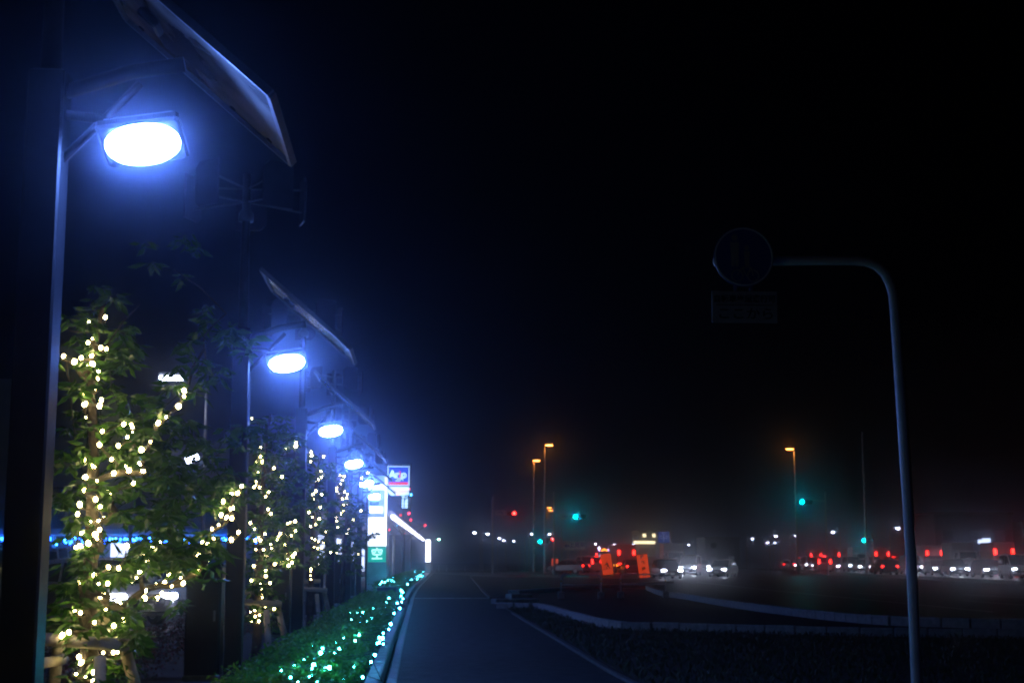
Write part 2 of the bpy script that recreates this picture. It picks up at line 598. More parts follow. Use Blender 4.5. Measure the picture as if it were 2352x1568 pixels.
P = rng.uniform((2, 11), (16, 42), (60000, 2))
P = P[inpoly(P, verge_pts)][:26000]
gp = np.column_stack([P, np.full(len(P), 0.008)])
gd = rng.normal(size=(len(P), 3)) * 0.55
gd[:, 2] = 1
gr = obj('grass', leaf_mesh('grass', 'grass', gp, rng.uniform(0.04, 0.12, len(P)), aspect=0.13, dirs=gd, bend=0.5))
gr['label'] = 'short dry grass on the verge beside the path'
gr['category'] = 'grass'
stuff(gr)

# painted lines on the wide road at right
lane = bpy.data.objects.new('road_marking', None)
COL.objects.link(lane)
struct(lane)
def stripe(a, b, w, dash=None):
    a, b = Vector((a[0], a[1], 0)), Vector((b[0], b[1], 0))
    d = (b - a).normalized()
    n = Vector((d.y, -d.x, 0)) * w / 2
    L = (b - a).length
    segs = [(0, L)] if not dash else [(s, min(L, s + dash[0])) for s in np.arange(0, L, dash[0] + dash[1])]
    for s, e in segs:
        p, q = a + d * s, a + d * e
        m = MB()
        m.quad(*[(v.x, v.y, -0.006) for v in (p - n, q - n, q + n, p + n)])
        m.build('painted_line', 'paint', lane)
a0 = [gnd(2283, 1404), gnd(1789, 1356), gnd(1598, 1336)]
stripe(a0[0], a0[1], 0.16)
stripe(a0[1], a0[2], 0.16)
stripe(gnd(2352, 1372), gnd(1990, 1350), 0.15, (6, 9))
stripe(gnd(2352, 1388), gnd(1850, 1352), 0.15, (5, 7))
stripe(gnd(1760, 1330), gnd(1560, 1316), 0.2, (6, 8))
stripe(gnd(1700, 1325), gnd(1480, 1312), 0.2, (6, 6))
stripe(gnd(1151, 1465), gnd(1223, 1465), 0.12)
# raised median kerb that catches the headlights
B_px = [(2700, 1352), (2352, 1342), (2150, 1331), (1942, 1320), (1800, 1311), (1652, 1303)]
KB = [gnd(*p) for p in B_px]
kerb('median_kerb', KB, 'straight median kerb catching the headlights', w=0.35, h=0.22, step=1.2, mat='concrete')

# ================================================================== HEDGES
def hedge(x_off0, x_off1, y0, y1, h, n, label, leaf):
    cl = clip(k_in, y0 - 6, y1 + 6)
    ys = np.array([p.y for p in cl])
    xs = np.array([p.x for p in cl])
    root = thing('hedge', label, 'hedge', (float(np.interp(y0, ys, xs)) - 0.5, y0, 0), 0, 'clipped hedges along the path')
    y = rng.uniform(y0, y1, n)
    # rounded-box cross section, mostly shell
    s = rng.uniform(0, 1, n)
    w = x_off1 - x_off0
    per = np.array([h, w, h])
    t = s * per.sum()
    x = np.where(t < h, 0, np.where(t < h + w, t - h, w))
    z = np.where(t < h, t, np.where(t < h + w, h, h - (t - h - w)))
    x = x_off0 + x
    jit = 0.05 + 0.04 * np.sin(y * 2.3) * np.sin(y * 0.9 + 1)
    x = x + rng.normal(0, 0.05, n) + 0.03 * np.sin(y * 3.1 + z * 5)
    z = np.clip(z * (1 + 0.10 * np.sin(y * 1.7) * np.cos(x * 4 + y)) + rng.normal(0, 0.035, n), 0.03, None)
    bx = np.interp(y, ys, xs)
    pos = np.column_stack([x + bx - root.location.x, y - y0, z])
    d = rng.normal(size=(n, 3))
    d[:, 2] = d[:, 2] * 0.45 + 0.25
    o = obj('foliage', leaf_mesh('hedge_foliage', 'hedge', pos, rng.uniform(0.6, 1.3, n) * leaf, aspect=0.55, dirs=d), root)
    stuff(o)
    core = MB()
    seg = 10
    for i in range(seg):
        ya, yb = y0 + (y1 - y0) * i / seg, y0 + (y1 - y0) * (i + 1) / seg
        xa, xb = np.interp(ya, ys, xs) - root.location.x, np.interp(yb, ys, xs) - root.location.x
        a0_, a1_ = x_off0 + 0.1, x_off1 - 0.1
        zt = h - 0.08
        core.add([(xa + a0_, ya - y0, 0), (xa + a1_, ya - y0, 0), (xa + a1_, ya - y0, zt), (xa + a0_, ya - y0, zt), (xb + a0_, yb - y0, 0), (xb + a1_, yb - y0, 0), (xb + a1_, yb - y0, zt), (xb + a0_, yb - y0, zt)],
                 [(0, 1, 2, 3), (7, 6, 5, 4), (0, 4, 5, 1), (1, 5, 6, 2), (2, 6, 7, 3), (3, 7, 4, 0)])
    core.build('branches', 'twig', root)
    return root
hedge(-0.96, -0.24, 8.5, 40, 0.5, 52000, 'long low green hedge with cyan lights beside the kerb', 0.05)
hedge(-1.1, -0.25, 49, 115, 0.55, 16000, 'far clipped hedge with cyan lights past the driveway', 0.075)
struct(polyg('planting_bed', 'soil', [(-4.7, 4), (-0.7, 4), (-0.55, 41), (-4.7, 41)], 0.05, -0.02))
struct(polyg('planting_bed', 'soil', [(-3.4, 48), (-0.6, 48), (-0.1, 90), (1.0, 118), (-3.4, 118)], 0.05, -0.02))

# ================================================================== STRINGS OF LIGHTS
B_WARM = ico(0.014).mesh('bulb', 'e_warm')
B_CYAN = ico(0.0115).mesh('bulb', 'e_cyan')
B_CYAN_F = ico(0.022).mesh('bulb', 'e_cyan')
B_BLUE = ico(0.045).mesh('bulb', 'e_blue')
B_BLUE2 = ico(0.045).mesh('bulb', 'e_blue2')
B_RED = ico(0.06).mesh('bulb', 'e_red_b')

def chain(pts):
    """greedy nearest-neighbour order"""
    pts = [Vector(p) for p in pts]
    out = [pts.pop(0)]
    while pts:
        i = min(range(len(pts)), key=lambda k: (pts[k] - out[-1]).length_squared)
        out.append(pts.pop(i))
    return out

def light_string(pts, bulb, label, group, cable_r=0.003, maxgap=1.2, cable=True):
    root = thing('light_string', label, 'string lights', pts[0], 0, group)
    o0 = Vector(pts[0])
    seq = chain(pts)
    for p in seq:
        b = bulb if not isinstance(bulb, list) else random.choice(bulb)
        o = obj('bulb', b, root, p - o0)
        s = random.choice((0.55, 0.7, 0.85, 1.0, 1.0, 1.15, 1.35))
        o.scale = (s, s, s * 1.25)
        o.rotation_euler = (random.uniform(-.6, .6), random.uniform(-.6, .6), random.uniform(0, 3))
    if cable:
        c = MB()
        off = Vector((0.008, 0.02, 0.018))
        for a, b in zip(seq[:-1], seq[1:]):
            d = (b - a).length
            mid = (a + b) / 2 - Vector((0, 0, 0.08 * d)) + Vector((random.uniform(-.1, .1) * d, random.uniform(-.1, .1) * d, 0))
            c.tube([a - o0 + off, mid - o0 + off, b - o0 + off], cable_r, 4, False)
        c.build('cable', 'cable', root)
    return root

# hedge lights: where each one sits on the top or the path side of the hedge
hz = [(930,1075),(690,1148),(895,1165),(820,1240),(695,1290),(685,1320),(550,1300),(445,1335),(820,1310),(1005,1298),(1080,1385),(990,1225),(1175,1210),(1145,1265),(1240,1040),(1235,1080),(1210,1075),(1210,1110),(1240,1125),(1195,1120),(1300,968),(1235,998),(1285,1010),(1160,850),(1205,833),(1155,918),(1060,910),(1035,880),(1080,880),(985,885),(990,935),(1055,958),(1095,828),(1120,772),(1240,750),(1350,805),(1330,855),(1325,885),(1385,795),(1395,770),(875,988),(750,1195),(735,1240),(515,1385),(570,1410),(860,1115),(670,1385),(785,1310),(725,1425),(1110,945),(1250,833),(1265,800),(1285,765),(1370,845),(855,1200),(765,1160),(1000,780),(960,1010),(1020,1100),(1110,1190),(930,1400),(620,1250),(1050,1050),(1290,905)]
def hedge_hit(u, v):
    p = gnd(u, v, 0.52)
    kx = np.interp(p.y, [q.y for q in k_in], [q.x for q in k_in])
    if p.x > kx - 0.26:
        d = ray(u, v)
        for _ in range(6):
            t = (kx - 0.23) / d.x if abs(d.x) > 1e-4 else 0
            q = Vector((0, 0, EYE)) + d * t
            kx = np.interp(q.y, [w.y for w in k_in], [w.x for w in k_in])
        if 0.02 < q.z < 0.6 and 8 < q.y < 42:
            return q
    return p
pts = []
for X, Y in hz:
    p = hedge_hit(*z4(900 + X / 1.96, 2000 + Y / 1.96))
    if p.y < 41:
        pts.append(p)
light_string(pts, B_CYAN, 'cyan light string scattered over the long low hedge', 'cyan strings on the hedges', maxgap=1.6)
ky = [q.y for q in k_in]
kx_ = [q.x for q in k_in]
pts = []
for i in range(48):
    y = 50 + 63 * (random.random() ** 1.2)
    side = random.random() < 0.6
    x = np.interp(y, ky, kx_) - (0.2 if side else random.uniform(0.3, 1.0))
    pts.append((x, y, random.uniform(0.15, 0.5) if side else 0.58))
light_string(pts, B_CYAN_F, 'cyan light string over the far hedge past the driveway', 'cyan strings on the hedges', maxgap=2)

# ================================================================== HYBRID STREET LAMPS
POST_X, LAMP_Z, D0, DD = -2.08, 3.69, 7.83, 8.97
def make_lamp(label):
    root = thing('street_lamp', label, 'street lamp', (POST_X, D0, 0), 0, 'solar and wind street lamps along the path')
    MB().bbox((0, 0, 2.05), (0.20, 0.20, 4.1), 0.012).build('post', 'post', root)
    MB().bbox((0, 0, 0.02), (0.38, 0.38, 0.06), 0.01).build('base_plate', 'post', root)
    MB().tube([(0, 0, 4.1), (0, 0, 5.45)], [0.06, 0.05], 12).build('upper_pole', 'post', root, True)
    # arm and lamp head
    MB().tube([(0.08, 0, 3.86), (0.28, 0, 3.84), (0.42, -0.02, 3.76)], 0.03, 8).build('arm', 'post', root, True)
    nrm = Vector((0.12, -0.52, -0.85)).normalized()
    zx = Vector((0.985, 0, 0.17)).normalized()
    yx = nrm.cross(zx).normalized()
    zx = yx.cross(nrm).normalized()
    m = Matrix((zx, yx, nrm)).transposed()
    c = Vector((0.53, -0.02, LAMP_Z))
    head = MB().bbox(c - nrm * 0.04, (0.46, 0.32, 0.07), 0.02, m).build('lamp_housing', 'post', root)
    MB().bbox(c - nrm * 0.10, (0.40, 0.24, 0.06), 0.02, m).build('heat_sink', 'alu', head)
    dm = MB()
    rings, seg = 5, 28
    dvs = []
    for i in range(rings):
        t = (math.pi / 2) * i / (rings - 1) * 0.98
        for k in range(seg):
            a = 2 * math.pi * k / seg
            ca, sa = math.cos(a), math.sin(a)
            sq = (abs(ca) ** 2.2 + abs(sa) ** 2.2) ** (-1 / 2.2)
            dvs.append(c - nrm * 0.004 + m @ Vector((0.205 * math.cos(t) * ca * sq, 0.148 * math.cos(t) * sa * sq, 0.05 * math.sin(t))))
    dm.add(dvs, [(i * seg + k, i * seg + (k + 1) % seg, (i + 1) * seg + (k + 1) % seg, (i + 1) * seg + k) for i in range(rings - 1) for k in range(seg)] + [tuple(range((rings - 1) * seg, rings * seg))])
    dm.build('led_lens', 'e_led', head)
    # solar panel, sloping down towards the path
    up, lo = Vector((0.27, 0, 4.69)), Vector((1.30, 0, 3.79))
    ax = (lo - up).normalized()
    ay = Vector((0, 1, 0))
    az = ax.cross(ay)
    if az.z < 0:
        az = -az
    pm = Matrix((ax, ay, az)).transposed()
    pc = (up + lo) / 2
    Lp, Dp = (lo - up).length, 1.33
    panel = MB().box(pc + az * 0.008, (Lp - 0.03, Dp - 0.03, 0.008), pm).build('solar_panel', 'back', root)
    cells = MB()
    for i in range(6):
        for j in range(6):
            q = pc + az * 0.0155 + ax * ((i - 2.5) * (Lp - 0.1) / 6) + ay * ((j - 2.5) * (Dp - 0.1) / 6)
            cells.box(q, ((Lp - 0.1) / 6 - 0.012, (Dp - 0.1) / 6 - 0.012, 0.004), pm)
    cells.build('cells', 'cell', panel)
    fr = MB()
    for s in (-1, 1):
        fr.box(pc + ay * (s * Dp / 2) + az * 0.0, (Lp, 0.03, 0.045), pm)
        fr.box(pc + ax * (s * Lp / 2) + az * 0.0, (0.03, Dp - 0.03, 0.045), pm)
    fr.build('panel_frame', 'alu', panel)
    jb = MB().bbox(pc + ax * -0.3 - az * 0.03, (0.14, 0.18, 0.05), 0.01, pm)
    jb.build('junction_box', 'black', panel)
    for i in (-0.55, -0.25, 0.2, 0.5):
        for s in (-1, 1):
            MB().disc(pc + ax * i + ay * (s * (Dp / 2 - 0.07)) + az * 0.0, -az, 0.022, 8, 0.012).build('bolt', 'black', panel)
    br = MB().tube([(0.05, 0, 3.98), (0.45, 0, 4.12), (0.74, 0, 4.17)], 0.045, 8)
    br.tube([(0.04, 0, 3.55), (0.5, 0, 4.05)], 0.025, 6)
    br.build('bracket', 'post', root, True)
    # vertical axis wind turbine on top
    tz = 5.72
    MB().tube([(0, 0, 5.40), (0, 0, 5.50), (0, 0, 5.55), (0, 0, 5.98)], [0.09, 0.09, 0.05, 0.05], 12).build('turbine_hub', 'alu', root, True)
    for k in range(5):
        a = 2 * math.pi * k / 5 + 0.35
        rd = Vector((math.cos(a), math.sin(a), 0))
        tg = Vector((-math.sin(a), math.cos(a), 0))
        bm_ = Matrix((tg, rd, Vector((0, 0, 1)))).transposed()
        poly = [(-0.19, -0.20), (-0.12, -0.27), (0.19, -0.27), (0.19, 0.27), (-0.12, 0.27), (-0.19, 0.20)]
        b = MB()
        cc = rd * 0.70 + Vector((0, 0, tz))
        n = len(poly)
        vs = []
        for off in (-0.012, 0.012):
            for p in poly:
                curve = 0.25 * p[0] * p[0]
                vs.append(cc + tg * p[0] + rd * (off - curve + 0.3 * p[0] * 0.35) + Vector((0, 0, p[1])))
        b.add(vs, [tuple(range(n - 1, -1, -1)), tuple(range(n, 2 * n))] + [(i, (i + 1) % n, n + (i + 1) % n, n + i) for i in range(n)])
        bl = b.build('turbine_blade', 'blade', root)
        ar = MB()
        for zz in (-0.14, 0.14):
            ar.tube([Vector((0, 0, tz + zz * 0.6)) + rd * 0.05, cc + Vector((0, 0, zz)) - rd * 0.01], 0.013, 6)
        ar.build('blade_arm', 'alu', bl)
    return root
lamp0 = make_lamp('nearest solar street lamp, its bright head high at upper left')
lamps = [lamp0]
LL = ['nearest solar street lamp, its bright head high at upper left',
      'second solar street lamp from the camera, between the two nearest lit trees',
      'third solar street lamp from the camera, dark post beside a cabinet',
      'fourth solar street lamp from the camera', 'fifth solar street lamp from the camera',
      'sixth solar street lamp from the camera, just before the parking sign', 'farthest solar street lamp of the row, behind the parking sign']
for k in range(1, 7):
    c = copy_tree(lamp0)
    c.location = (POST_X + random.uniform(-.02, .02), D0 + DD * k, 0)
    c['label'] = LL[k]
    for ch in c.children:
        pass
    lamps.append(c)

# control cabinets beside the posts
cab0 = None
for k in range(0, 6):
    lab = ['dark control cabinet beside the nearest lamp post', 'dark control cabinet beside the second lamp post', 'dark control cabinet beside the third lamp post', 'dark control cabinet beside the fourth lamp post', 'dark control cabinet beside the fifth lamp post', 'dark control cabinet beside the sixth lamp post'][k]
    if cab0 is None:
        cab0 = thing('control_cabinet', lab, 'cabinet', (POST_X - 0.34, D0 + 0.02, 0.05), 0, 'control cabinets beside the lamp posts')
        MB().bbox((0, 0, 0.66), (0.40, 0.32, 1.24), 0.015).build('body', 'post', cab0)
        MB().bbox((0, -0.165, 0.68), (0.35, 0.012, 1.12), 0.005).build('door', 'post', cab0)
        MB().bbox((0, 0, 1.295), (0.44, 0.36, 0.03), 0.01).build('top_cover', 'post', cab0)
        MB().bbox((0, 0, 0.02), (0.42, 0.34, 0.08), 0.01).build('plinth', 'concrete', cab0)
        MB().bbox((0.13, -0.18, 0.72), (0.025, 0.02, 0.12), 0.005).build('handle', 'alu', cab0)
    else:
        c = copy_tree(cab0)
        c.location = (POST_X - 0.34, D0 + DD * k + 0.02, 0.05)
        c['label'] = lab

# ================================================================== TREES
T1_2 = [(690,757),(825,722),(725,890),(690,922),(830,968),(790,960),(498,1027),(637,1040),(717,1022),(583,1070),(725,1088),(688,1108),(652,1153),(772,1145),(770,1198),(745,1283),(640,1350),(663,1332),(665,1403),(795,1370),(783,1417),(1445,1297),(1443,1342),(1400,1418),(1305,1508),(1240,1550),(1030,1562),(675,1503),(970,1560)]
T1_3 = [(805,12),(805,45),(622,37),(605,118),(720,125),(775,72),(862,150),(915,100),(512,212),(572,243),(678,207),(745,225),(765,245),(852,232),(692,292),(785,275),(870,275),(812,352),(518,317),(512,395),(590,337),(660,395),(675,405),(618,402),(582,450),(610,497),(665,465),(692,527),(485,482),(472,540),(548,585),(600,580),(632,570),(668,570),(495,655),(605,635),(580,665),(590,690),(537,718),(585,780),(462,742),(487,737),(607,738),(575,910),(660,862),(722,868),(600,965),(655,962),(620,1010),(640,1030),(610,1040),(648,1078),(510,1022),(480,957),(575,1112),(458,1120),(490,1140),(645,1125),(575,1198),(745,1182),(692,1217),(635,1258),(660,1300),(655,1335),(720,1312),(710,1345),(715,1378),(690,1380),(628,1382),(500,1340),(455,1302),(420,1258),(378,1278),(480,1407),(495,1443),(557,1425),(607,1457),(463,1513),(520,1530),(570,1500),(575,1537),(570,1558),(730,1085),(760,1092),(808,1050),(835,1045),(880,1050),(885,1005),(950,965),(1045,978),(1000,955),(985,1020),(957,1050),(805,945),(830,925),(850,890),(875,790),(897,825),(770,735),(930,740),(975,712),(1025,880),(1030,912),(1100,930),(1115,960),(1197,888),(1200,790),(1265,820),(1230,712),(1265,720),(1290,735),(1300,690),(1330,605),(1290,630),(1345,545),(1380,560),(1410,565),(1410,505),(1357,463),(1445,412),(1345,385),(1410,420),(1470,370),(1408,695),(1450,650)]
tree1_px = [z4(x / 1.96, 900 + y / 1.96) for x, y in T1_2] + [z4(x / 1.521, 1700 + y / 1.521) for x, y in T1_3]
T2_8 = [(290,400),(330,465),(455,525),(385,570),(405,600),(345,600),(520,640),(590,590),(610,555),(632,520),(700,550),(755,545),(795,580),(655,645),(685,645),(530,690),(350,700),(440,705),(395,790),(465,775),(715,740),(800,745),(775,780),(715,812),(670,830),(620,855),(765,852),(725,885),(570,872),(373,855),(328,890),(465,945),(300,1055),(370,1030),(465,1005),(405,1095),(515,1085),(310,1095),(415,1150),(420,1200),(425,1250),(370,1285),(345,1330),(380,1340),(285,1320),(460,1355),(560,1380),(290,1415),(340,1390),(410,1420),(465,1420),(395,1450),(345,1465),(300,1520),(385,1520),(495,45),(465,100),(490,245),(525,290),(715,410),(745,395),(800,385),(805,490)]
T2_4 = [(20,452),(65,750),(110,755),(378,762),(480,705),(480,740),(105,850),(70,900),(130,905),(135,940),(58,950),(30,1025),(80,1020),(140,1035),(120,1055),(65,1110),(40,1170),(100,1170),(60,1150),(335,1060),(250,970),(195,1215),(165,1268),(220,1445),(190,1400)]
tree2_px = [z4(900 + x / 2.852, 1950 + y / 2.852) for x, y in T2_8] + [z4(1000 + x / 2.613, 1500 + y / 2.613) for x, y in T2_4]
T3_4 = [(640,800),(645,840),(770,850),(635,900),(740,1005),(755,1040),(715,1090),(745,1065),(685,1100),(690,1210),(660,1245),(748,1245),(735,1380),(615,1430),(650,1480),(720,1500),(668,1295)]
T3_8 = [(955,280),(1000,335),(1075,355),(1085,225),(975,440),(1035,420),(990,575),(1025,590),(1065,615),(1120,625),(1015,675),(1060,690),(1100,685),(1125,710),(1150,500),(1155,845),(1095,825),(1075,865),(975,1000),(980,925),(980,955),(980,1045),(1105,75),(1040,38),(1010,70),(1205,735)]
tree3_px = [z4(1000 + x / 2.613, 1500 + y / 2.613) for x, y in T3_4] + [z4(900 + x / 2.852, 1950 + y / 2.852) for x, y in T3_8]
T4_4 = [(940,1045),(985,1057),(965,1095),(950,1135),(905,1180),(905,1215),(930,1232),(1015,1240),(1010,1280),(965,1290),(1000,1390),(980,1420),(945,1450),(950,1440),(905,1520),(1160,1415),(1080,1505),(1165,1075),(1230,1020)]
T4_8 = [(1275,740),(1310,720),(1280,690),(1240,755),(1280,375),(1275,335),(1320,300),(1350,265),(1380,235),(1355,195),(1395,185),(1340,125),(1385,110),(1395,70),(1365,45),(1285,455),(1410,475),(1390,520),(1460,360),(1550,265),(1525,755),(1300,620)]
tree4_px = [z4(1000 + x / 2.613, 1500 + y / 2.613) for x, y in T4_4] + [z4(900 + x / 2.852, 1950 + y / 2.852) for x, y in T4_8]

def lit_tree(label, slabel, px, Y, trunk_px, blobs, n_leaf, bulb, spread, leafsz, single_leaves=0, top_extra=()):
    """a young street tree, its boughs laid along the string of lights it carries"""
    base = at(trunk_px[0][0], 1285, Y)
    root = thing('tree', label, 'tree', (base.x, Y, 0), 0, 'young trees wrapped in warm lights')
    o0 = Vector((base.x, Y, 0))
    tr = [Vector((0, 0, -0.05))]
    for u, v in trunk_px:
        p = at(u, v, Y) - o0
        p.y += random.uniform(-.03, .03)
        if p.z > tr[-1].z + 0.05:
            tr.append(p)
    rads = [0.075 * (1 - 0.78 * i / (len(tr) - 1)) for i in range(len(tr))]
    MB().tube(tr, rads, 10).build('trunk', 'bark', root, True)
    # bulbs: depth wanders smoothly round the tree
    pts = []
    for u, v in px:
        c = at(u, v, Y) - o0
        tx = np.interp(c.z, [p.z for p in tr], [p.x for p in tr])
        off = c.x - tx
        dep = 0.12 * math.sin(v * 0.06) - 0.10 + spread * math.sin(u * 0.013 + v * 0.007) * min(1, abs(off) / 0.5) + random.uniform(-.06, .06)
        pts.append(at(u, v, Y + dep) - o0)
    # boughs: a spanning tree from the trunk through the bulbs
    nodes = list(tr[1:])
    par = [None] * len(nodes)
    nt = len(nodes)
    todo = [p + Vector((random.uniform(-.02, .02), random.uniform(0, .04), random.uniform(-.03, .0))) for p in pts] + [Vector(at(u, v, Y + random.uniform(-spread, spread)) - o0) for u, v in top_extra]
    best = [(min(range(nt), key=lambda k: (nodes[k] - p).length + max(0, nodes[k].z - p.z) * 1.5)) for p in todo]
    bd = [(nodes[b] - p).length + max(0, nodes[b].z - p.z) * 1.5 for b, p in zip(best, todo)]
    left = set(range(len(todo)))
    edges = []
    while left:
        i = min(left, key=lambda k: bd[k])
        left.discard(i)
        nodes.append(todo[i])
        edges.append((best[i], len(nodes) - 1))
        for k in left:
            d = (todo[i] - todo[k]).length + max(0, todo[i].z - todo[k].z) * 1.5
            if d < bd[k]:
                bd[k] = d
                best[k] = len(nodes) - 1
    cnt = [1] * len(nodes)
    for a, b in reversed(edges):
        cnt[a] += cnt[b]
    tw = MB().tube(tr, 0.008, 5)
    for a, b in edges:
        A, B = nodes[a], nodes[b]
        ra = min(0.03, 0.0045 * math.sqrt(cnt[a]) + 0.001) if a >= nt else min(0.03, 0.0055 * math.sqrt(cnt[b]) + .001)
        rb = min(0.028, 0.0045 * math.sqrt(cnt[b]))
        mid = (A + B) / 2 + Vector((random.uniform(-.05, .05), random.uniform(-.05, .05), random.uniform(-.03, .05))) * (A - B).length * 2
        tw.tube([A, mid, B], [ra, (ra + rb) / 2, rb], 5, False)
    tw.build('branches', 'twig', root)
    # foliage: whorls of drooping leaves in the photographed clumps and along the boughs
    cl = []
    for u, v, r, w in blobs:
        for _ in range(int(w)):
            a = random.uniform(0, 2 * math.pi)
            q = r * math.sqrt(random.random())
            cl.append(at(u + q * math.cos(a), v + q * 0.9 * math.sin(a), Y + random.gauss(0.12, spread * 0.7)) - o0)
    for p in nodes[nt:]:
        if random.random() < 0.55:
            cl.append(p + Vector((random.gauss(0, .08), random.gauss(0.05, .12), random.gauss(0.02, .07))))
    pos, dirs, sz = [], [], []
    per = max(3, int(n_leaf / max(1, len(cl))))
    sing = []
    for c in cl:
        if c.z < 0.15:
            continue
        k = random.randint(max(3, per - 3), per + 3)
        for i in range(k):
            a = 2 * math.pi * i / k + random.uniform(-.4, .4)
            d = Vector((math.cos(a), math.sin(a), random.uniform(-1.1, 0.15))).normalized()
            st = c + d * 0.015 + Vector((random.gauss(0, .02), random.gauss(0, .02), random.gauss(0, .02)))
            s = leafsz * random.uniform(0.6, 1.25)
            if len(sing) < single_leaves and random.random() < 0.1 and d.y < 0.2:
                sing.append((st, d, s))
            else:
                pos.append(st)
                dirs.append(d)
                sz.append(s)
    cr = obj('crown', leaf_mesh('crown', 'leaf', np.array([tuple(p) for p in pos]), np.array(sz), aspect=0.34, dirs=np.array([tuple(d) for d in dirs])), root)
    stuff(cr)
    if sing:
        lm = leaf_mesh('leaf', 'leaf', np.array([[0, 0, 0.0]]), 1.0, aspect=0.34, dirs=np.array([[0, 0, 1.0]]))
        for st, d, s in sing:
            q = d.to_track_quat('Z', 'Y').to_euler()
            o = obj('leaf', lm, root, st, (q.x, q.y, q.z))
            o.scale = (s, s, s)
    light_string([p + o0 for p in pts], bulb, slabel, 'warm strings on the trees', maxgap=0.7)
    return root

blobs1 = [(250,800,60,10),(290,830,40,6),(300,960,55,10),(350,985,60,12),(410,1020,60,12),(430,1000,40,7),(185,900,40,5),(330,1130,75,16),(420,1150,70,18),(300,1280,60,14),(370,1275,45,10),(350,1210,60,10),(180,1340,45,10),(150,1420,35,10),(160,1450,25,6),(410,1250,50,12),(500,1090,50,14),(310,1470,26,9),(255,1420,45,10),(170,1050,35,6),(455,1250,40,8),(480,1010,30,4),(425,820,35,4),(560,780,45,6),(200,720,35,5),(240,680,35,3),(540,1000,35,5),(310,1060,40,8),(200,1300,45,8),(530,1130,40,8),(290,1020,40,8),(380,1100,50,8),(190,970,40,5),(170,1150,30,5),(340,900,30,3),(490,760,45,4),(470,850,40,4),(420,560,50,3),(330,570,40,2)]
lit_tree('nearest tree with warm lights, staked trunk beside the nearest lamp post', 'warm white light string wound round the nearest tree', tree1_px, 10.8,
         [(205, 1600), (206, 1450), (208, 1300), (212, 1150), (216, 1000), (208, 880), (222, 760), (240, 690)], blobs1, 4200, B_WARM, 0.38, 0.125, 140,
         [(320, 700), (400, 620), (300, 770), (470, 800), (455, 850), (470, 770), (520, 720), (160, 760)])
blobs2 = [(600,1000,45,12),(640,1010,50,14),(665,1090,50,14),(600,1120,50,12),(640,1170,55,14),(590,1300,45,10),(610,1330,35,9),(660,1250,40,8),(625,970,35,8),(670,1150,40,10),(580,1190,30,6),(590,1240,40,8),(600,1420,35,6),(610,1380,30,6),(680,1020,30,6),(560,990,30,5),(640,1250,40,6)]
lit_tree('second lit tree from the camera, right of the second lamp post', 'warm white light string wound round the second tree', tree2_px, 20.3,
         [(592, 1560), (592, 1450), (594, 1350), (598, 1240), (604, 1120), (612, 1000), (622, 950)], blobs2, 3000, B_WARM, 0.4, 0.125)
blobs3 = [(738,1080,32,10),(735,1150,40,12),(735,1210,45,14),(752,1270,40,12),(722,1130,30,8),(710,1060,28,8),(700,1200,30,8),(765,1230,30,8),(725,1290,30,6),(710,1250,30,6)]
lit_tree('third lit tree from the camera, right of the third lamp post', 'warm white light string wound round the third tree', tree3_px, 29.5,
         [(713, 1460), (714, 1380), (716, 1280), (722, 1180), (730, 1080), (735, 1040)], blobs3, 2400, B_WARM, 0.45, 0.14)
blobs4 = [(800,1150,35,12),(820,1215,42,16),(815,1268,30,12),(795,1250,36,12),(785,1090,28,8),(790,1190,36,12),(815,1165,24,8),(822,1235,22,8),(810,1290,30,8)]
lit_tree('fourth lit tree from the camera, beside the lit parking sign', 'warm white light string wound round the fourth tree', tree4_px, 38.5,
         [(785, 1420), (787, 1350), (790, 1270), (797, 1180), (802, 1090), (806, 1050)], blobs4, 2200, B_WARM, 0.5, 0.16)

# wooden tree supports
def support(label, loc, sc=1.0):
    root = thing('tree_support', label, 'tree support', loc, 0, 'wooden tree supports')
    MB().tube([(-0.42, -0.16, 0.80), (0.36, -0.16, 0.74)], 0.047, 10).build('crossbar', 'wood', root, True)
    MB().tube([(-0.30, 0.16, 0.90), (0.20, 0.16, 0.92)], 0.045, 10).build('crossbar', 'wood', root, True)
    for a, b in (((-0.30, -0.24, 0.70), (-0.46, -0.52, -0.05)), ((0.16, -0.24, 0.66), (0.26, -0.55, -0.05)), ((-0.24, 0.24, 0.92), (-0.36, 0.5, -0.05)), ((0.28, -0.08, 0.78), (0.46, 0.30, -0.05))):
        MB().tube([a, b], [0.043, 0.046], 10).build('stake', 'wood', root, True)
    for z in (0.62,):
        MB().tube([(-0.26, -0.24, z), (-0.20, 0.2, z)], 0.04, 10).build('crossbar', 'wood', root, True)
    tie = MB()
    for k in range(3):
        tie.tube([(0.075 * math.cos(t), -0.03 + 0.16 * math.sin(t), 0.78 + 0.03 * k) for t in np.linspace(0, 6.28, 12)], 0.012, 5)
    tie.build('rope_tie', 'twig', root)
    return root
p = at(205, 1285, 10.8)
support('pale wooden support frame at the foot of the nearest tree', (p.x, 10.8, 0.05))
p = at(592, 1285, 20.3)
support('wooden support frame at the foot of the second tree', (p.x, 20.3, 0.05))
p = at(713, 1285, 29.5)
support('wooden support frame at the foot of the third tree', (p.x, 29.5, 0.05))

# dry leaves hanging by the nearest tree
for i, (u, v) in enumerate([(326, 1415), (322, 1440), (320, 1470), (330, 1425)]):
    pass

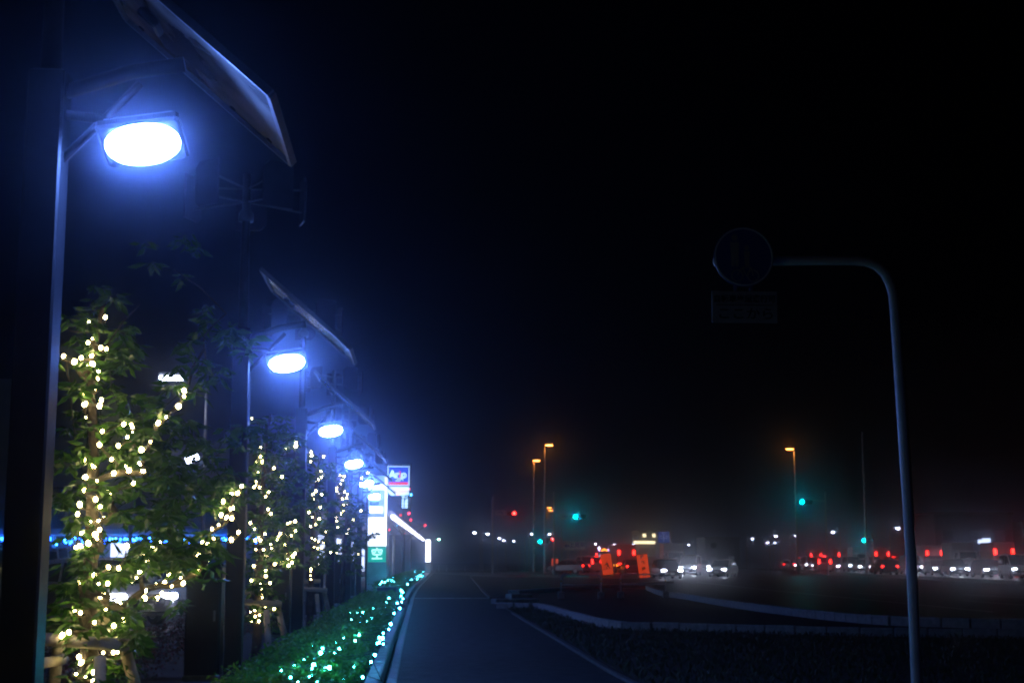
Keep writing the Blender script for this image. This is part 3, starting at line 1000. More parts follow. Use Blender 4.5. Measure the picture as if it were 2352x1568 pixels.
# low flowering shrubs behind the first trees
n = 9000
sx = rng.uniform(-4.6, -2.75, n)
sy = rng.uniform(12, 30, n)
hh = 0.30 + 0.12 * np.sin(sx * 3.1) * np.sin(sy * 1.3)
szz = 0.05 + hh * rng.uniform(0.4, 1.05, n)
shr = obj('shrub_bed', leaf_mesh('shrub_bed', 'shrub', np.column_stack([sx, sy, szz]), rng.uniform(0.03, 0.06, n), aspect=0.6, droop=-0.6))
shr['label'] = 'low dark reddish shrubs behind the lit trees'
shr['category'] = 'shrubs'
stuff(shr)

# ================================================================== OVERHEAD ROAD SIGN AT RIGHT
base = at(2105, 1568, 13.7)
root = thing('road_sign', 'overhanging road sign on a curved pale pole in the right foreground', 'road sign', (base.x + 0.02, 13.7, 0))
o0 = root.location.copy()
pp = [Vector((0.0, 0, -0.02))] + [at(u, v, 13.7) - o0 for u, v in ((2105, 1568), (2094, 1300), (2075, 1000), (2056, 720), (2052, 680), (2046, 655), (2034, 630), (2014, 610), (1990, 601), (1960, 598), (1880, 598), (1700, 600), (1640, 600))]
MB().tube(pp, [0.05] * 5 + [0.048] * 9, 16).build('pole', 'pole', root, True)
sc_ = at(1708, 590, 13.58) - o0
rs = MB().disc(sc_, (0, -1, 0), 0.30, 40, 0.012).build('round_sign', 'signblue', root)
rg = MB().tube([sc_ + Vector((0.285 * math.cos(t), -0.008, 0.285 * math.sin(t))) for t in np.linspace(0, 2 * math.pi, 41)], 0.008, 6, False)
rg.build('rim', 'signface', rs)
fig = MB()
fy = -0.009
fig.disc(sc_ + Vector((-0.09, fy, 0.19)), (0, -1, 0), 0.032, 14)
fig.add([sc_ + Vector((x, fy, z)) for x, z in ((-0.135, 0.145), (-0.045, 0.145), (-0.05, 0.03), (-0.055, -0.10), (-0.085, -0.10), (-0.09, 0.02), (-0.095, -0.10), (-0.125, -0.10), (-0.13, 0.03))], [tuple(range(9))])
fig.disc(sc_ + Vector((0.03, fy, 0.09)), (0, -1, 0), 0.025, 14)
fig.add([sc_ + Vector((x, fy, z)) for x, z in ((0.0, 0.055), (0.06, 0.055), (0.055, -0.02), (0.05, -0.10), (0.01, -0.10), (0.005, -0.02))], [tuple(range(6))])
fig.build('walkers_symbol', 'signplate', rs)
bk = MB()
for dx in (-0.07, 0.09):
    bk.tube([sc_ + Vector((dx + 0.055 * math.cos(t), fy, -0.19 + 0.055 * math.sin(t))) for t in np.linspace(0, 2 * math.pi, 21)], 0.006, 5, False)
bk.tube([sc_ + Vector(q) for q in ((-0.07, fy, -0.19), (-0.02, fy, -0.11), (0.07, fy, -0.11), (0.09, fy, -0.19))], 0.006, 5)
bk.tube([sc_ + Vector(q) for q in ((-0.02, fy, -0.11), (0.02, fy, -0.19), (0.07, fy, -0.11))], 0.006, 5)
bk.build('bicycle_symbol', 'signplate', rs)
pc_ = at(1710, 705, 13.58) - o0
pl = MB().bbox(pc_, (0.65, 0.014, 0.315), 0.006).build('lower_plate', 'signplate', root)
letter('自転車歩道通行可', 0.078, 'signink', pl, pc_ + Vector((0, -0.010, 0.075)), bold=0.0015)
letter('ここから', 0.125, 'signink', pl, pc_ + Vector((0.01, -0.010, -0.075)), bold=0.001, sx=1.15)
MB().box(pc_ + Vector((0, -0.0095, 0.018)), (0.57, 0.004, 0.007)).build('rule', 'signink', pl)
hb = MB()
for dx in (-0.08, 0.08):
    hb.box(sc_ + Vector((dx, 0.05, -0.30)), (0.03, 0.012, 0.66))
    hb.box(sc_ + Vector((dx, 0.085, 0.0)), (0.05, 0.10, 0.04))
hb.build('clamp', 'alu', root)

# ================================================================== GUARD RAILS
def guard(label, u0, u1, vb, group):
    a, b = gnd(u0, vb), gnd(u1, vb)
    L = (b - a).length
    root = thing('guard_rail', label, 'guard rail', (a.x, a.y, 0), math.atan2(b.y - a.y, b.x - a.x), group)
    r = 0.14
    pts = [(0, 0, 0.2)] + [(r - r * math.cos(t), 0, 0.86 - r + r * math.sin(t)) for t in np.linspace(0, math.pi / 2, 7)]
    pts += [(L - r + r * math.sin(t), 0, 0.86 - r + r * math.cos(t)) for t in np.linspace(0, math.pi / 2, 7)] + [(L, 0, 0.2)]
    MB().tube(pts, 0.028, 10).build('hoop', 'guard', root, True)
    MB().tube([(0, 0, 0.5), (L, 0, 0.5)], 0.016, 8).build('crossbar', 'guard', root, True)
    for x in (0, L):
        MB().bbox((x, 0, 0.12), (0.24, 0.24, 0.26), 0.02).build('foot_block', 'concrete', root)
        MB().tube([(x, 0, 0.60), (x, 0, 0.66)], 0.031, 10).build('reflective_band', 'yellow', root, True)
    return root
guard('left one of two hoop guard rails on concrete blocks', 1289, 1381, 1374, 'hoop guard rails on blocks')
guard('right one of two hoop guard rails on concrete blocks', 1426, 1529, 1372, 'hoop guard rails on blocks')

# ================================================================== CONSTRUCTION BOARDS
def board(label, u, vb, Y, w, h, tilt, kind, leg=0.18):
    p = gnd(u, vb)
    p = Vector((p.x, p.y, 0))
    root = thing('construction_board', label, 'construction sign', p, 0, 'orange construction boards')
    rt = (R(-8), R(tilt), 0)
    m = Matrix.Rotation(R(tilt), 3, 'Y') @ Matrix.Rotation(R(-8), 3, 'X')
    def part(name, mb, mat, par=root):
        o = mb.build(name, mat, par)
        return o
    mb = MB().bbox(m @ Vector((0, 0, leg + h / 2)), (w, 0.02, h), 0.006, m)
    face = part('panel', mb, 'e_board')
    fm = MB()
    for s in (-1, 1):
        fm.box(m @ Vector((s * w / 2, 0, (leg + h) / 2)), (0.035, 0.035, leg + h), m)
    fm.box(m @ Vector((0, 0, leg + h)), (w, 0.035, 0.035), m)
    fm.box(m @ Vector((0, 0, leg)), (w, 0.035, 0.035), m)
    part('frame', fm, 'maroon')
    st = MB()
    for s in (-1, 1):
        st.tube([m @ Vector((s * w * 0.45, 0.02, leg + h * 0.8)), (s * w * 0.45, 0.55, 0)], 0.014, 6)
    part('rear_leg', st, 'maroon')
    q = m.to_euler()
    def ink(body, size, zz):
        o = letter(body, size, 'signink', face, m @ Vector((0, -0.014, zz)), bold=0.01)
        o.rotation_euler = (m @ Matrix.Rotation(math.pi / 2, 3, 'X')).to_euler()
    if kind == 'worker':
        s = w / 0.9
        f = MB()
        def P2(x, z):
            return m @ Vector((x * s, -0.0135, leg + 0.30 * h + z * s))
        f.add([P2(*t) for t in ((-0.02, 0.56), (0.05, 0.62), (0.12, 0.56), (0.05, 0.49))], [(0, 1, 2, 3)])
        f.add([P2(*t) for t in ((-0.06, 0.48), (0.10, 0.46), (0.14, 0.22), (0.26, 0.0), (0.17, 0.0), (0.07, 0.18), (-0.05, 0.0), (-0.14, 0.0), (0.0, 0.24))], [tuple(range(9))])
        f.add([P2(*t) for t in ((-0.30, 0.30), (-0.02, 0.42), (0.0, 0.37), (-0.28, 0.25))], [(0, 1, 2, 3)])
        f.add([P2(*t) for t in ((-0.34, 0.0), (-0.10, 0.34), (-0.07, 0.32), (-0.30, -0.02))], [(0, 1, 2, 3)])
        f.add([P2(*t) for t in ((-0.42, -0.03), (0.36, -0.03), (0.36, -0.07), (-0.42, -0.07))], [(0, 1, 2, 3)])
        f.build('worker_symbol', 'signink', face)
    else:
        for i, ch in enumerate(kind):
            ink(ch, h / len(kind) * 0.72, leg + h * (1 - (i + 0.5) / len(kind)))
    return root
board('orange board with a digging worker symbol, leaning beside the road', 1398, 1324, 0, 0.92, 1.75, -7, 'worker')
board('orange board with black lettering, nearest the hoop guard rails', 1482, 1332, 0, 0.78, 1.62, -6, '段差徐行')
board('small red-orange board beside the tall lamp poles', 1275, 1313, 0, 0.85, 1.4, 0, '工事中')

# ================================================================== SIGNALS
def signal(label, u, v, Y, col, pole_u, pole_top_v, plate=None, lit='green'):
    pb = at(pole_u, 1285, Y)
    root = thing('traffic_light', label, 'traffic light', (pb.x, Y, 0), 0, 'traffic lights')
    o0 = root.location.copy()
    top = at(pole_u, pole_top_v, Y).z
    c = at(u, v, Y - 0.4) - o0
    if top > 0.5:
        MB().tube([(0, 0, -0.05), (0, 0, top)], [0.11, 0.08], 10).build('pole', 'pole', root, True)
        MB().tube([(0, 0, c.z + 0.1), (c.x * 0.5, -0.2, c.z + 0.14), (c.x + 0.4 * (1 if c.x > 0 else -1), -0.25, c.z + 0.12)], 0.045, 8).build('arm', 'pole', root, True)
    sgn = 1 if lit == 'green' else -1
    hx = c.x + sgn * 0.42
    MB().bbox((hx, -0.25, c.z), (1.25, 0.16, 0.42), 0.06).build('housing', 'wall_dark', root)
    for k in range(3):
        x = c.x + sgn * 0.42 * k
        on = (k == 0)
        le = MB().disc((x, -0.345, c.z), (0, -1, 0), 0.16, 20, 0.02).build('lens', col if on else 'black', root)
        hd = MB()
        arc = [(x + 0.175 * math.cos(t), 0.175 * math.sin(t)) for t in np.linspace(-0.3, math.pi + 0.3, 13)]
        vs = [(a, -0.33, c.z + b) for a, b in arc] + [(a, -0.52, c.z + b) for a, b in arc]
        hd.add(vs, [(i, i + 1, 14 + i, 13 + i) for i in range(12)])
        hd.build('visor', 'wall_dark', le)
    if plate:
        pu, pv, pw, ph, body = plate
        q = at(pu, pv, Y - 0.35) - o0
        pm = MB().bbox(q, (pw, 0.03, ph), 0.01).build('name_plate', 'signface', root)
        letter(body, ph * 0.42, 'signblue', pm, q + Vector((0, -0.02, 0)), bold=0.004)
    return root
signal('red traffic light on a mast beside a name plate, left of the tall lamps', 1181, 1178, 150, 'e_sig_r', 1131, 1140, (1150, 1177, 1.3, 0.6, '愛宕'), 'red')
signal('large green traffic light with a name plate, above the construction works', 1322, 1186, 140, 'e_sig_g', 1273, 1130, (1298, 1186, 1.2, 0.55, '愛宕'))
signal('small green traffic light between the two tall lamp poles', 1241, 1243, 185, 'e_sig_g', 1215, 1215)
signal('small red traffic light just right of the tall lamp poles', 1270, 1238, 185, 'e_sig_r', 1290, 1215, None, 'red')
signal('green traffic light beside the right tall orange lamp', 1842, 1152, 135, 'e_sig_g', 1900, 1130)
signal('green traffic light at the foot of the thin unlit mast', 1985, 1240, 150, 'e_sig_g', 2006, 1225)

# ================================================================== STREET LAMPS FAR OFF
def far_lamp(label, u, v, Y, mat, group, r=0.16, side=1, pole=True, cat='street lamp'):
    c = at(u, v, Y)
    px_ = c.x - side * 0.9
    root = thing('far_street_lamp', label, cat, (px_, Y, 0), 0, group)
    d = c.x - px_
    MB().tube([(0, 0, -0.05), (0, 0, c.z - 0.6), (0.05 * side, 0, c.z - 0.2), (0.3 * side, 0, c.z + 0.08), (d - 0.2 * side, 0, c.z + 0.13)], [0.09, 0.06, 0.05, 0.045, 0.04], 8).build('pole', 'pole', root, True)
    MB().bbox((d, 0, c.z + 0.13), (0.55, 0.28, 0.12), 0.05).build('head', 'pole', root)
    b = ico(r)
    b.v = [(x + d, y - 0.03, z * 0.55 + c.z) for x, y, z in b.v]
    b.build('lamp_bulb', mat, root)
    return root
fw = [(1090,1223,170,0.2),(1120,1226,175,0.2),(1147,1236,200,0.17),(1157,1241,210,0.17),(1180,1242,220,0.16),(1221,1226,190,0.14),(1262,1226,190,0.15),(1368,1249,230,0.17),(1411,1250,240,0.17),(1455,1250,240,0.17),(1582,1251,250,0.15),(1728,1237,210,0.16),(1763,1246,220,0.16),(1782,1231,190,0.19),(1780,1246,230,0.14),(1828,1230,190,0.17),(1913,1222,170,0.2),(2062,1213,150,0.2)]
for i, (u, v, Y, r) in enumerate(fw):
    far_lamp('far white street lamp, %s from the left along the horizon' % ORD[i], u, v, Y, 'e_white', 'far white street lamps', r, 1 if i % 2 else -1)
far_lamp('far greenish white lamp at the end of the path', 1008, 1238, 190, 'e_greenw', 'far white street lamps', 0.18)

def tall_lamp(label, u, v, base_v, hu, side, lit=True, Y=None):
    b = gnd(u, base_v)
    Y = Y or b.y
    c = at(u, v, Y)
    root = thing('tall_street_lamp', label, 'street lamp', (c.x, Y, 0), 0, 'tall road lamps')
    H = c.z
    MB().tube([(0, 0, -0.05), (0, 0, 0.9), (0, 0, H * 0.6), (0, 0, H)], [0.16, 0.15, 0.11, 0.08], 12).build('pole', 'pole', root, True)
    if hu is None:
        return root
    h = at(hu, v, Y)
    d = h.x - c.x
    MB().tube([(0, 0, H - 0.05), (0.35 * d, 0, H + 0.28), (0.8 * d, 0, H + 0.36)], 0.045, 8).build('arm', 'pole', root, True)
    hd = MB().bbox((d, 0, H + 0.36), (0.95, 0.40, 0.20), 0.07).build('head', 'pole', root)
    if lit:
        MB().bbox((d, -0.02, H + 0.22), (0.72, 0.30, 0.10), 0.03).build('lamp_glass', 'e_sodium', hd)
    return root
tall_lamp('left tall road lamp with an orange light', 1226, 1062, 1307, 1232, 1, True, 165)
tall_lamp('tallest orange road lamp, second from the left', 1251, 1027, 1312, 1261, 1, True, 150)
tall_lamp('distant orange road lamp, upper of a pair by the tall poles', 1256, 1168, 1300, 1262, 1, True, 300)
tall_lamp('distant orange road lamp, lower of a pair by the tall poles', 1260, 1174, 1300, 1265, 1, True, 320)
tall_lamp('tall orange road lamp on the right side of the road', 1824, 1036, 1300, 1814, -1, True, 150)
tall_lamp('thin unlit mast on the right side of the road', 1980, 992, 1300, None, 1, False, 140)
# small roadside posts (delineators) on the far pavement
for i, u in enumerate((1008, 1026, 1068, 1110)):
    p = gnd(u, 1311)
    t = thing('bollard', 'slim pale bollard, %s from the left at the path end' % ORD[i], 'bollard', (p.x, p.y, 0.05), 0, 'slim bollards at the path end')
    MB().tube([(0, 0, 0), (0, 0, 0.8)], 0.05, 8).build('post', 'pole', t, True)
    MB().tube([(0, 0, 0.6), (0, 0, 0.7)], 0.054, 8).build('reflector', 'signface', t, True)

# direction signs
p = gnd(1320, 1314)
t = thing('direction_sign', 'white station direction sign with a blue arrow', 'road sign', (p.x, p.y, 0))
s0 = t.location.copy()
c = at(1320, 1253, p.y) - s0
w_ = 50 * p.y / F
h_ = 21 * p.y / F
pn = MB().bbox(c, (w_, 0.06, h_), 0.01).build('panel', 'signface', t)
letter('上尾駅', h_ * 0.62, 'signblue', pn, c + Vector((w_ * 0.12, -0.04, h_ * 0.08)), bold=0.01)
letter('Ageo Sta.', h_ * 0.2, 'signblue', pn, c + Vector((w_ * 0.15, -0.04, -h_ * 0.36)), bold=0.003)
ar = MB().add([c + Vector((x * h_ - w_ * 0.36, -0.036, z * h_)) for x, z in ((-0.32, 0), (0.0, 0.26), (0.0, 0.10), (0.28, 0.10), (0.28, -0.10), (0.0, -0.10), (0.0, -0.26))], [tuple(range(7))])
ar.build('arrow', 'signblue', pn)
for dx in (-w_ * 0.3, w_ * 0.3):
    MB().tube([(dx, 0.06, 0), (dx, 0.06, c.z + h_ / 2)], 0.045, 8).build('post', 'pole', t, True)
Yb = 175
cb = at(1524, 1233, Yb)
t = thing('direction_sign', 'blue crossroads direction sign on a mast', 'road sign', (cb.x + 0.9, Yb, 0))
s0 = t.location.copy()
c = cb - s0
MB().tube([(0, 0, -0.05), (0, 0, c.z + 0.8)], 0.1, 8).build('pole', 'pole', t, True)
bp_ = MB().bbox(c + Vector((0, -0.15, 0)), (1.38, 0.06, 1.35), 0.02).build('panel', 'e_signblue', t)
sm = MB()
sm.box(c + Vector((0, -0.185, -0.15)), (0.07, 0.004, 0.8))
sm.box(c + Vector((0, -0.187, -0.12)), (0.95, 0.004, 0.06))
sm.add([c + Vector((x, -0.19, z)) for x, z in ((-0.1, 0.22), (0.1, 0.22), (0, 0.38))], [(0, 1, 2)])
sm.build('route_symbol', 'e_signmark', bp_)
letter('桶川', 0.27, 'e_signmark', bp_, c + Vector((0, -0.19, 0.50)))
letter('上尾', 0.22, 'e_signmark', bp_, c + Vector((-0.42, -0.19, 0.10)))
letter('蓮田', 0.22, 'e_signmark', bp_, c + Vector((0.42, -0.19, 0.10)))

# ================================================================== PARKING PYLON AND SHOP SIGNS
Yp = 60.0
c0 = at(866, 1285, Yp)
t = thing('parking_sign', 'tall lit parking sign pylon with an aqua vacancy display', 'sign pylon', (c0.x, Yp, 0))
def pz(v):
    return at(866, v, Yp).z
W = 0.82
MB().bbox((0, 0, 2.43), (W, 0.30, 4.9), 0.03).build('body', 'pole', t)
def face(name, x0, x1, v0, v1, mat, dy=0.155, par=t):
    return MB().box(((x0 + x1) / 2, -dy, (pz(v0) + pz(v1)) / 2), (x1 - x0, 0.02, pz(v0) - pz(v1)), None).build(name, mat, par)
f1 = face('upper_panel', -0.38, 0.38, 1092, 1186, 'e_signb')
face('white_edge', 0.30, 0.38, 1091, 1253, 'e_sign', 0.168, f1)
face('white_band', -0.38, 0.30, 1113, 1124, 'e_sign', 0.168, f1)
face('white_block', -0.30, 0.10, 1132, 1148, 'e_sign', 0.168, f1)
face('blue_block', -0.34, 0.05, 1152, 1160, 'e_tower_blue', 0.168, f1)
face('white_block', -0.34, 0.22, 1163, 1178, 'e_sign', 0.168, f1)
face('middle_panel', -0.38, 0.30, 1188, 1253, 'e_sign')
fa = face('vacancy_display', -0.37, 0.37, 1256, 1290, 'e_aqua')
letter('空', 0.5, 'e_aquaw', fa, Vector((0.0, -0.17, (pz(1256) + pz(1290)) / 2)), bold=0.004)

Ya = 130.0
ca = at(913, 1285, Ya)
t = thing('sign_tower', 'tall blue sign tower with white lettering above lit panels', 'sign tower', (ca.x, Ya, 0))
def az_(v):
    return at(913, v, Ya).z
zt, zb = az_(1070), az_(1115)
MB().bbox((0, 0.3, (zt + 0.25) / 2), (2.35, 0.5, zt + 0.25), 0.05).build('body', 'wall_dark', t)
fb = MB().box((0, 0.03, (zt + zb) / 2), (1.95, 0.04, zt - zb)).build('name_panel', 'e_tower_blue', t)
fm = MB()
for s in (-1, 1):
    fm.box((s * 0.95, 0.005, (zt + zb) / 2), (0.05, 0.03, zt - zb - 0.001))
    fm.box((0, 0.004, (zt if s > 0 else zb) - s * 0.03), (1.86, 0.03, 0.05))
fm.build('light_border', 'e_tower_white', fb)
MB().box((0, 0.006, zb + 0.20), (1.82, 0.02, 0.24)).build('red_band', 'e_tower_red', fb)
for ch, x, mt in (('A', -0.56, 'e_tower_white'), ('r', -0.12, 'e_tower_white'), ('i', 0.13, 'e_tower_red'), ('o', 0.47, 'e_tower_white')):
    letter(ch, 0.92, mt, fb, Vector((x, 0.0, (zt + zb) / 2 + 0.12)), bold=0.02)
letter('上尾', 0.34, 'e_tower_white', fb, Vector((0.1, 0.0, (zt + zb) / 2 - 0.32)), bold=0.01)
z1, z2 = az_(1118), az_(1137)
fc = MB().box((0, 0.03, (z1 + z2) / 2), (1.9, 0.04, z1 - z2)).build('shop_panel', 'e_tower_white', t)
letter('Yokado', 0.42, 'e_tower_red', fc, Vector((0.2, 0.0, (z1 + z2) / 2)), bold=0.01)
for k in range(4):
    za, zz = az_(1139 + k * 7), az_(1144.5 + k * 7)
    MB().box((0.6, 0.03, (za + zz) / 2), (0.5, 0.04, za - zz)).build('shop_panel', 'e_tower_white', t)

# shop front with a fluorescent canopy along the bend of the path
A = at(908, 1190, 75)
Bc = at(974, 1240, 158.3)
d = (Bc - A)
d.z = 0
L = d.length
d.normalize()
rz = math.atan2(-d.x, d.y)
t = thing('shop', 'low shop front with a bright fluorescent canopy at the path bend', 'shop', (A.x - 0.3, A.y, 0), rz)
MB().bbox((-1.9, L / 2, 3.82), (4.0, L, 0.35), 0.05).build('canopy', 'fascia', t)
MB().bbox((-5.9, L / 2, 2.0), (4.0, L, 4.0), 0.05).build('wall', 'wall_dark', t)
for k in range(14):
    y = 1.5 + k * (L - 3) / 13
    MB().bbox((0.22, y, 3.58), (0.2, 5.2, 0.2), 0.04).build('fluorescent_tube', 'e_fluor', t)
for k in range(7):
    y = 4 + k * (L - 8) / 6
    MB().tube([(-1.9, y, 0), (-1.9, y, 3.7)], 0.12, 8).build('column', 'pole', t, True)
    MB().box((-3.87, y, 1.6), (0.06, 3.2, 2.2)).build('window', 'e_window', t)
pe = at(983, 1285, 160)
t = thing('lit_pylon', 'slim white lit pylon at the end of the bright canopy', 'sign pylon', (pe.x, 160, 0))
MB().bbox((0, 0, 1.85), (0.62, 0.4, 3.7), 0.04).build('body', 'fascia', t)
MB().box((0, -0.21, 2.4), (0.52, 0.03, 2.4)).build('lit_face', 'e_fluor', t)

# bare tree with coloured lights before the shop
Yt = 95.0
bt_ = at(925, 1285, Yt)
t = thing('bare_tree', 'small bare tree with red lights before the shop', 'tree', (bt_.x, Yt, 0))
tw = MB().tube([(0, 0, -0.05), (0.05, 0, 2.4), (0.0, 0, 4.0), (0.1, 0, 5.6)], [0.12, 0.09, 0.06, 0.02], 8)
tw.build('trunk', 'bark', t, True)
tw = MB()
rp = []
for k in range(26):
    z = random.uniform(2.4, 5.4)
    a = random.uniform(0, 6.28)
    Lb = random.uniform(0.5, 1.3) * (1.2 - (z - 2.4) / 5)
    e = Vector((math.cos(a) * Lb, math.sin(a) * Lb, z + Lb * 0.8))
    tw.tube([(0.03, 0, z), e * 0.5 + Vector((0, 0, z * 0.5)), e], [0.03, 0.02, 0.01], 5)
    if k < 12:
        rp.append(e + t.location)
tw.build('branches', 'twig', t)
light_string(rp, [B_RED, B_RED, B_BLUE2], 'red and blue light string on the bare tree', 'coloured strings before the shop', 0.006, 3.0)

# ================================================================== CAR PARK SIDE (LEFT)
Yb = 74.0
A = at(-260, 1285, Yb)
B_ = at(600, 1285, Yb)
Wb = B_.x - A.x
t = thing('shop_building', 'long low building behind the trees with a canopy edged in blue lights', 'building', ((A.x + B_.x) / 2, Yb, 0))
ez = at(300, 1229, Yb).z
MB().bbox((0, 1.2, ez + 0.17), (Wb, 3.0, 0.34), 0.03).build('canopy', 'fascia', t)
MB().bbox((0, 5.0, 2.6), (Wb, 4.4, 5.2), 0.05).build('wall', 'wall', t)
for k in range(8):
    x = -Wb / 2 + 1.2 + k * (Wb - 2.4) / 7
    MB().tube([(x, 0.2, 0), (x, 0.2, ez)], 0.09, 10).build('column', 'fascia', t, True)
    wf = MB().box((x + 0.9, 2.77, 1.35), (1.5, 0.06, 1.9)).build('window', 'glass', t)
    MB().box((x + 0.9, 2.73, 1.35), (0.06, 0.03, 1.9)).build('mullion', 'alu', wf)
wl = at(250, 1240, Yb)
MB().box((wl.x - t.location.x, 2.74, 1.9), (0.9, 0.05, 0.7)).build('lit_window', 'e_window', t)
pts = []
ol = at(0, 1285, Yb)
for i in range(285):
    u = random.uniform(-40, 590)
    if random.random() < 0.08:
        continue
    base_v = 1233 + abs(math.sin(u * 0.11)) * 14 * random.random() + random.random() * 5
    pts.append(at(u, base_v, Yb - 0.34 + random.uniform(-.03, .03)))
light_string(pts, [B_BLUE, B_BLUE, B_BLUE2], 'blue icicle light string along the canopy edge', 'blue icicle lights', 0.004, 0.5)
# blue and pink lights in a low bed beyond the car park
pts = [at(random.uniform(120, 330), random.uniform(1290, 1312), 58) for _ in range(26)]
light_string(pts, [B_BLUE2, B_BLUE, B_CYAN_F], 'loose blue light string low behind the car park', 'blue icicle lights', 0.004, 1.5)

ps = at(221, 1285, 62)
t = thing('lit_sign', 'narrow white lit sign behind the nearest tree', 'lit sign', (ps.x, 62, 0))
MB().tube([(0, 0.1, 0), (0, 0.1, 3.1)], 0.06, 8).build('pole', 'pole', t, True)
MB().bbox((0, 0, at(221, 1230, 62).z), (0.34, 0.12, 1.2), 0.02).build('case', 'alu', t)
MB().box((0, -0.07, at(221, 1230, 62).z), (0.29, 0.02, 1.1)).build('lit_face', 'e_sign', t)

def lot_lamp(label, pole_u, top_v, Y, head_uv, flood=None):
    b = at(pole_u, 1285, Y)
    root = thing('car_park_lamp', label, 'street lamp', (b.x, Y, 0), 0, 'car park lamps')
    o0 = root.location.copy()
    top = at(pole_u, top_v, Y).z
    MB().tube([(0, 0, -0.05), (0, 0, top)], [0.05, 0.042], 10).build('pole', 'alu', root, True)
    if head_uv:
        h = at(head_uv[0], head_uv[1], Y) - o0
        MB().tube([(0, 0, top - 0.02), (h.x * 0.4, 0, h.z + 0.12), (h.x, 0, h.z + 0.1)], 0.025, 8).build('arm', 'alu', root, True)
        hd = MB().bbox(h + Vector((0, 0, 0.05)), (0.58, 0.30, 0.09), 0.03).build('head', 'alu', root)
        MB().box(h + Vector((0, -0.04, -0.035)), (0.5, 0.28, 0.07)).build('lamp_glass', 'e_whites', hd)
    if flood:
        h = at(flood[0], flood[1], Y) - o0
        m = Matrix.Rotation(R(-28), 3, 'Y') @ Matrix.Rotation(R(20), 3, 'Z')
        fh = MB().bbox(h, (0.36, 0.22, 0.26), 0.03, m).build('floodlight', 'alu', root)
        MB().box(h + m @ Vector((0, -0.115, 0.03)), (0.30, 0.02, 0.18), m).build('lens', 'e_whites', fh)
        MB().tube([h, (0, 0, h.z + 0.02)], 0.02, 6).build('bracket', 'alu', root)
    return root
lot_lamp('car park lamp on a slim pole between the first two trees', 463, 875, 34, (394, 865), (440, 1056))
lot_lamp('low floodlight pole seen through the nearest tree', 298, 1075, 40, None, (287, 1078))
lot_lamp('thin car park pole behind the nearest tree', 297, 1165, 44, None, None)

ps = at(0, 1285, 30)
t = thing('signboard', 'pale signboard at the left edge behind the nearest post', 'signboard', (ps.x - 0.3, 30, 0))
MB().bbox((0, 0, (at(0, 870, 30).z + at(0, 1170, 30).z) / 2), (0.95, 0.12, at(0, 870, 30).z - at(0, 1170, 30).z), 0.02).build('panel', 'signface', t)
MB().tube([(0, 0.12, 0), (0, 0.12, 5.0)], 0.07, 8).build('pole', 'pole', t, True)

kerb('lot_kerb', [gnd(90, 1392), gnd(330, 1388), gnd(640, 1381)], 'pale kerb of the car park behind the trees', w=0.2, h=0.15, step=0.9)
mk = bpy.data.objects.new('lot_marking', None)
COL.objects.link(mk)
struct(mk)
aw = [gnd(u, v) for u, v in ((330, 1410), (362, 1404), (392, 1402), (450, 1398), (450, 1401), (402, 1406), (398, 1408), (432, 1408), (375, 1414))]
MB().add([(q.x, q.y, -0.002) for q in aw], [tuple(range(9))]).build('painted_arrow', 'paint', mk)
for a_, b_ in ((gnd(130, 1408), gnd(450, 1393)), (gnd(130, 1372), gnd(450, 1362))):
    d_ = (b_ - a_).normalized()
    n_ = Vector((d_.y, -d_.x, 0)) * 0.06
    MB().quad(*[(q.x, q.y, -0.002) for q in (a_ - n_, b_ - n_, b_ + n_, a_ + n_)]).build('painted_line', 'paint', mk)

# ================================================================== VEHICLES
PAINT = {'white': (0.72, 0.72, 0.72), 'silver': (0.42, 0.43, 0.45), 'black': (0.015, 0.015, 0.018), 'dark blue': (0.02, 0.04, 0.13), 'red': (0.35, 0.02, 0.02), 'grey': (0.16, 0.17, 0.18)}
for k, c in PAINT.items():
    M['paint_' + k] = pbr('car_paint_' + k.replace(' ', '_'), c, 0.22, 0.15 if k in ('silver', 'grey') else 0.0, var=0.05, scale=2)

def loft(b, st):
    """stations: (y, list of (x, z)) right half from bottom to top; mirrored"""
    n = len(st[0][1])
    ring = 2 * n
    vs = []
    for y, sec in st:
        vs += [(x, y, z) for x, z in sec] + [(-x, y, z) for x, z in reversed(sec)]
    fs = []
    for i in range(len(st) - 1):
        for k in range(ring):
            j = (k + 1) % ring
            fs.append((i * ring + k, i * ring + j, (i + 1) * ring + j, (i + 1) * ring + k))
    fs.append(tuple(range(ring - 1, -1, -1)))
    fs.append(tuple(range((len(st) - 1) * ring, len(st) * ring)))
    return b.add(vs, fs)

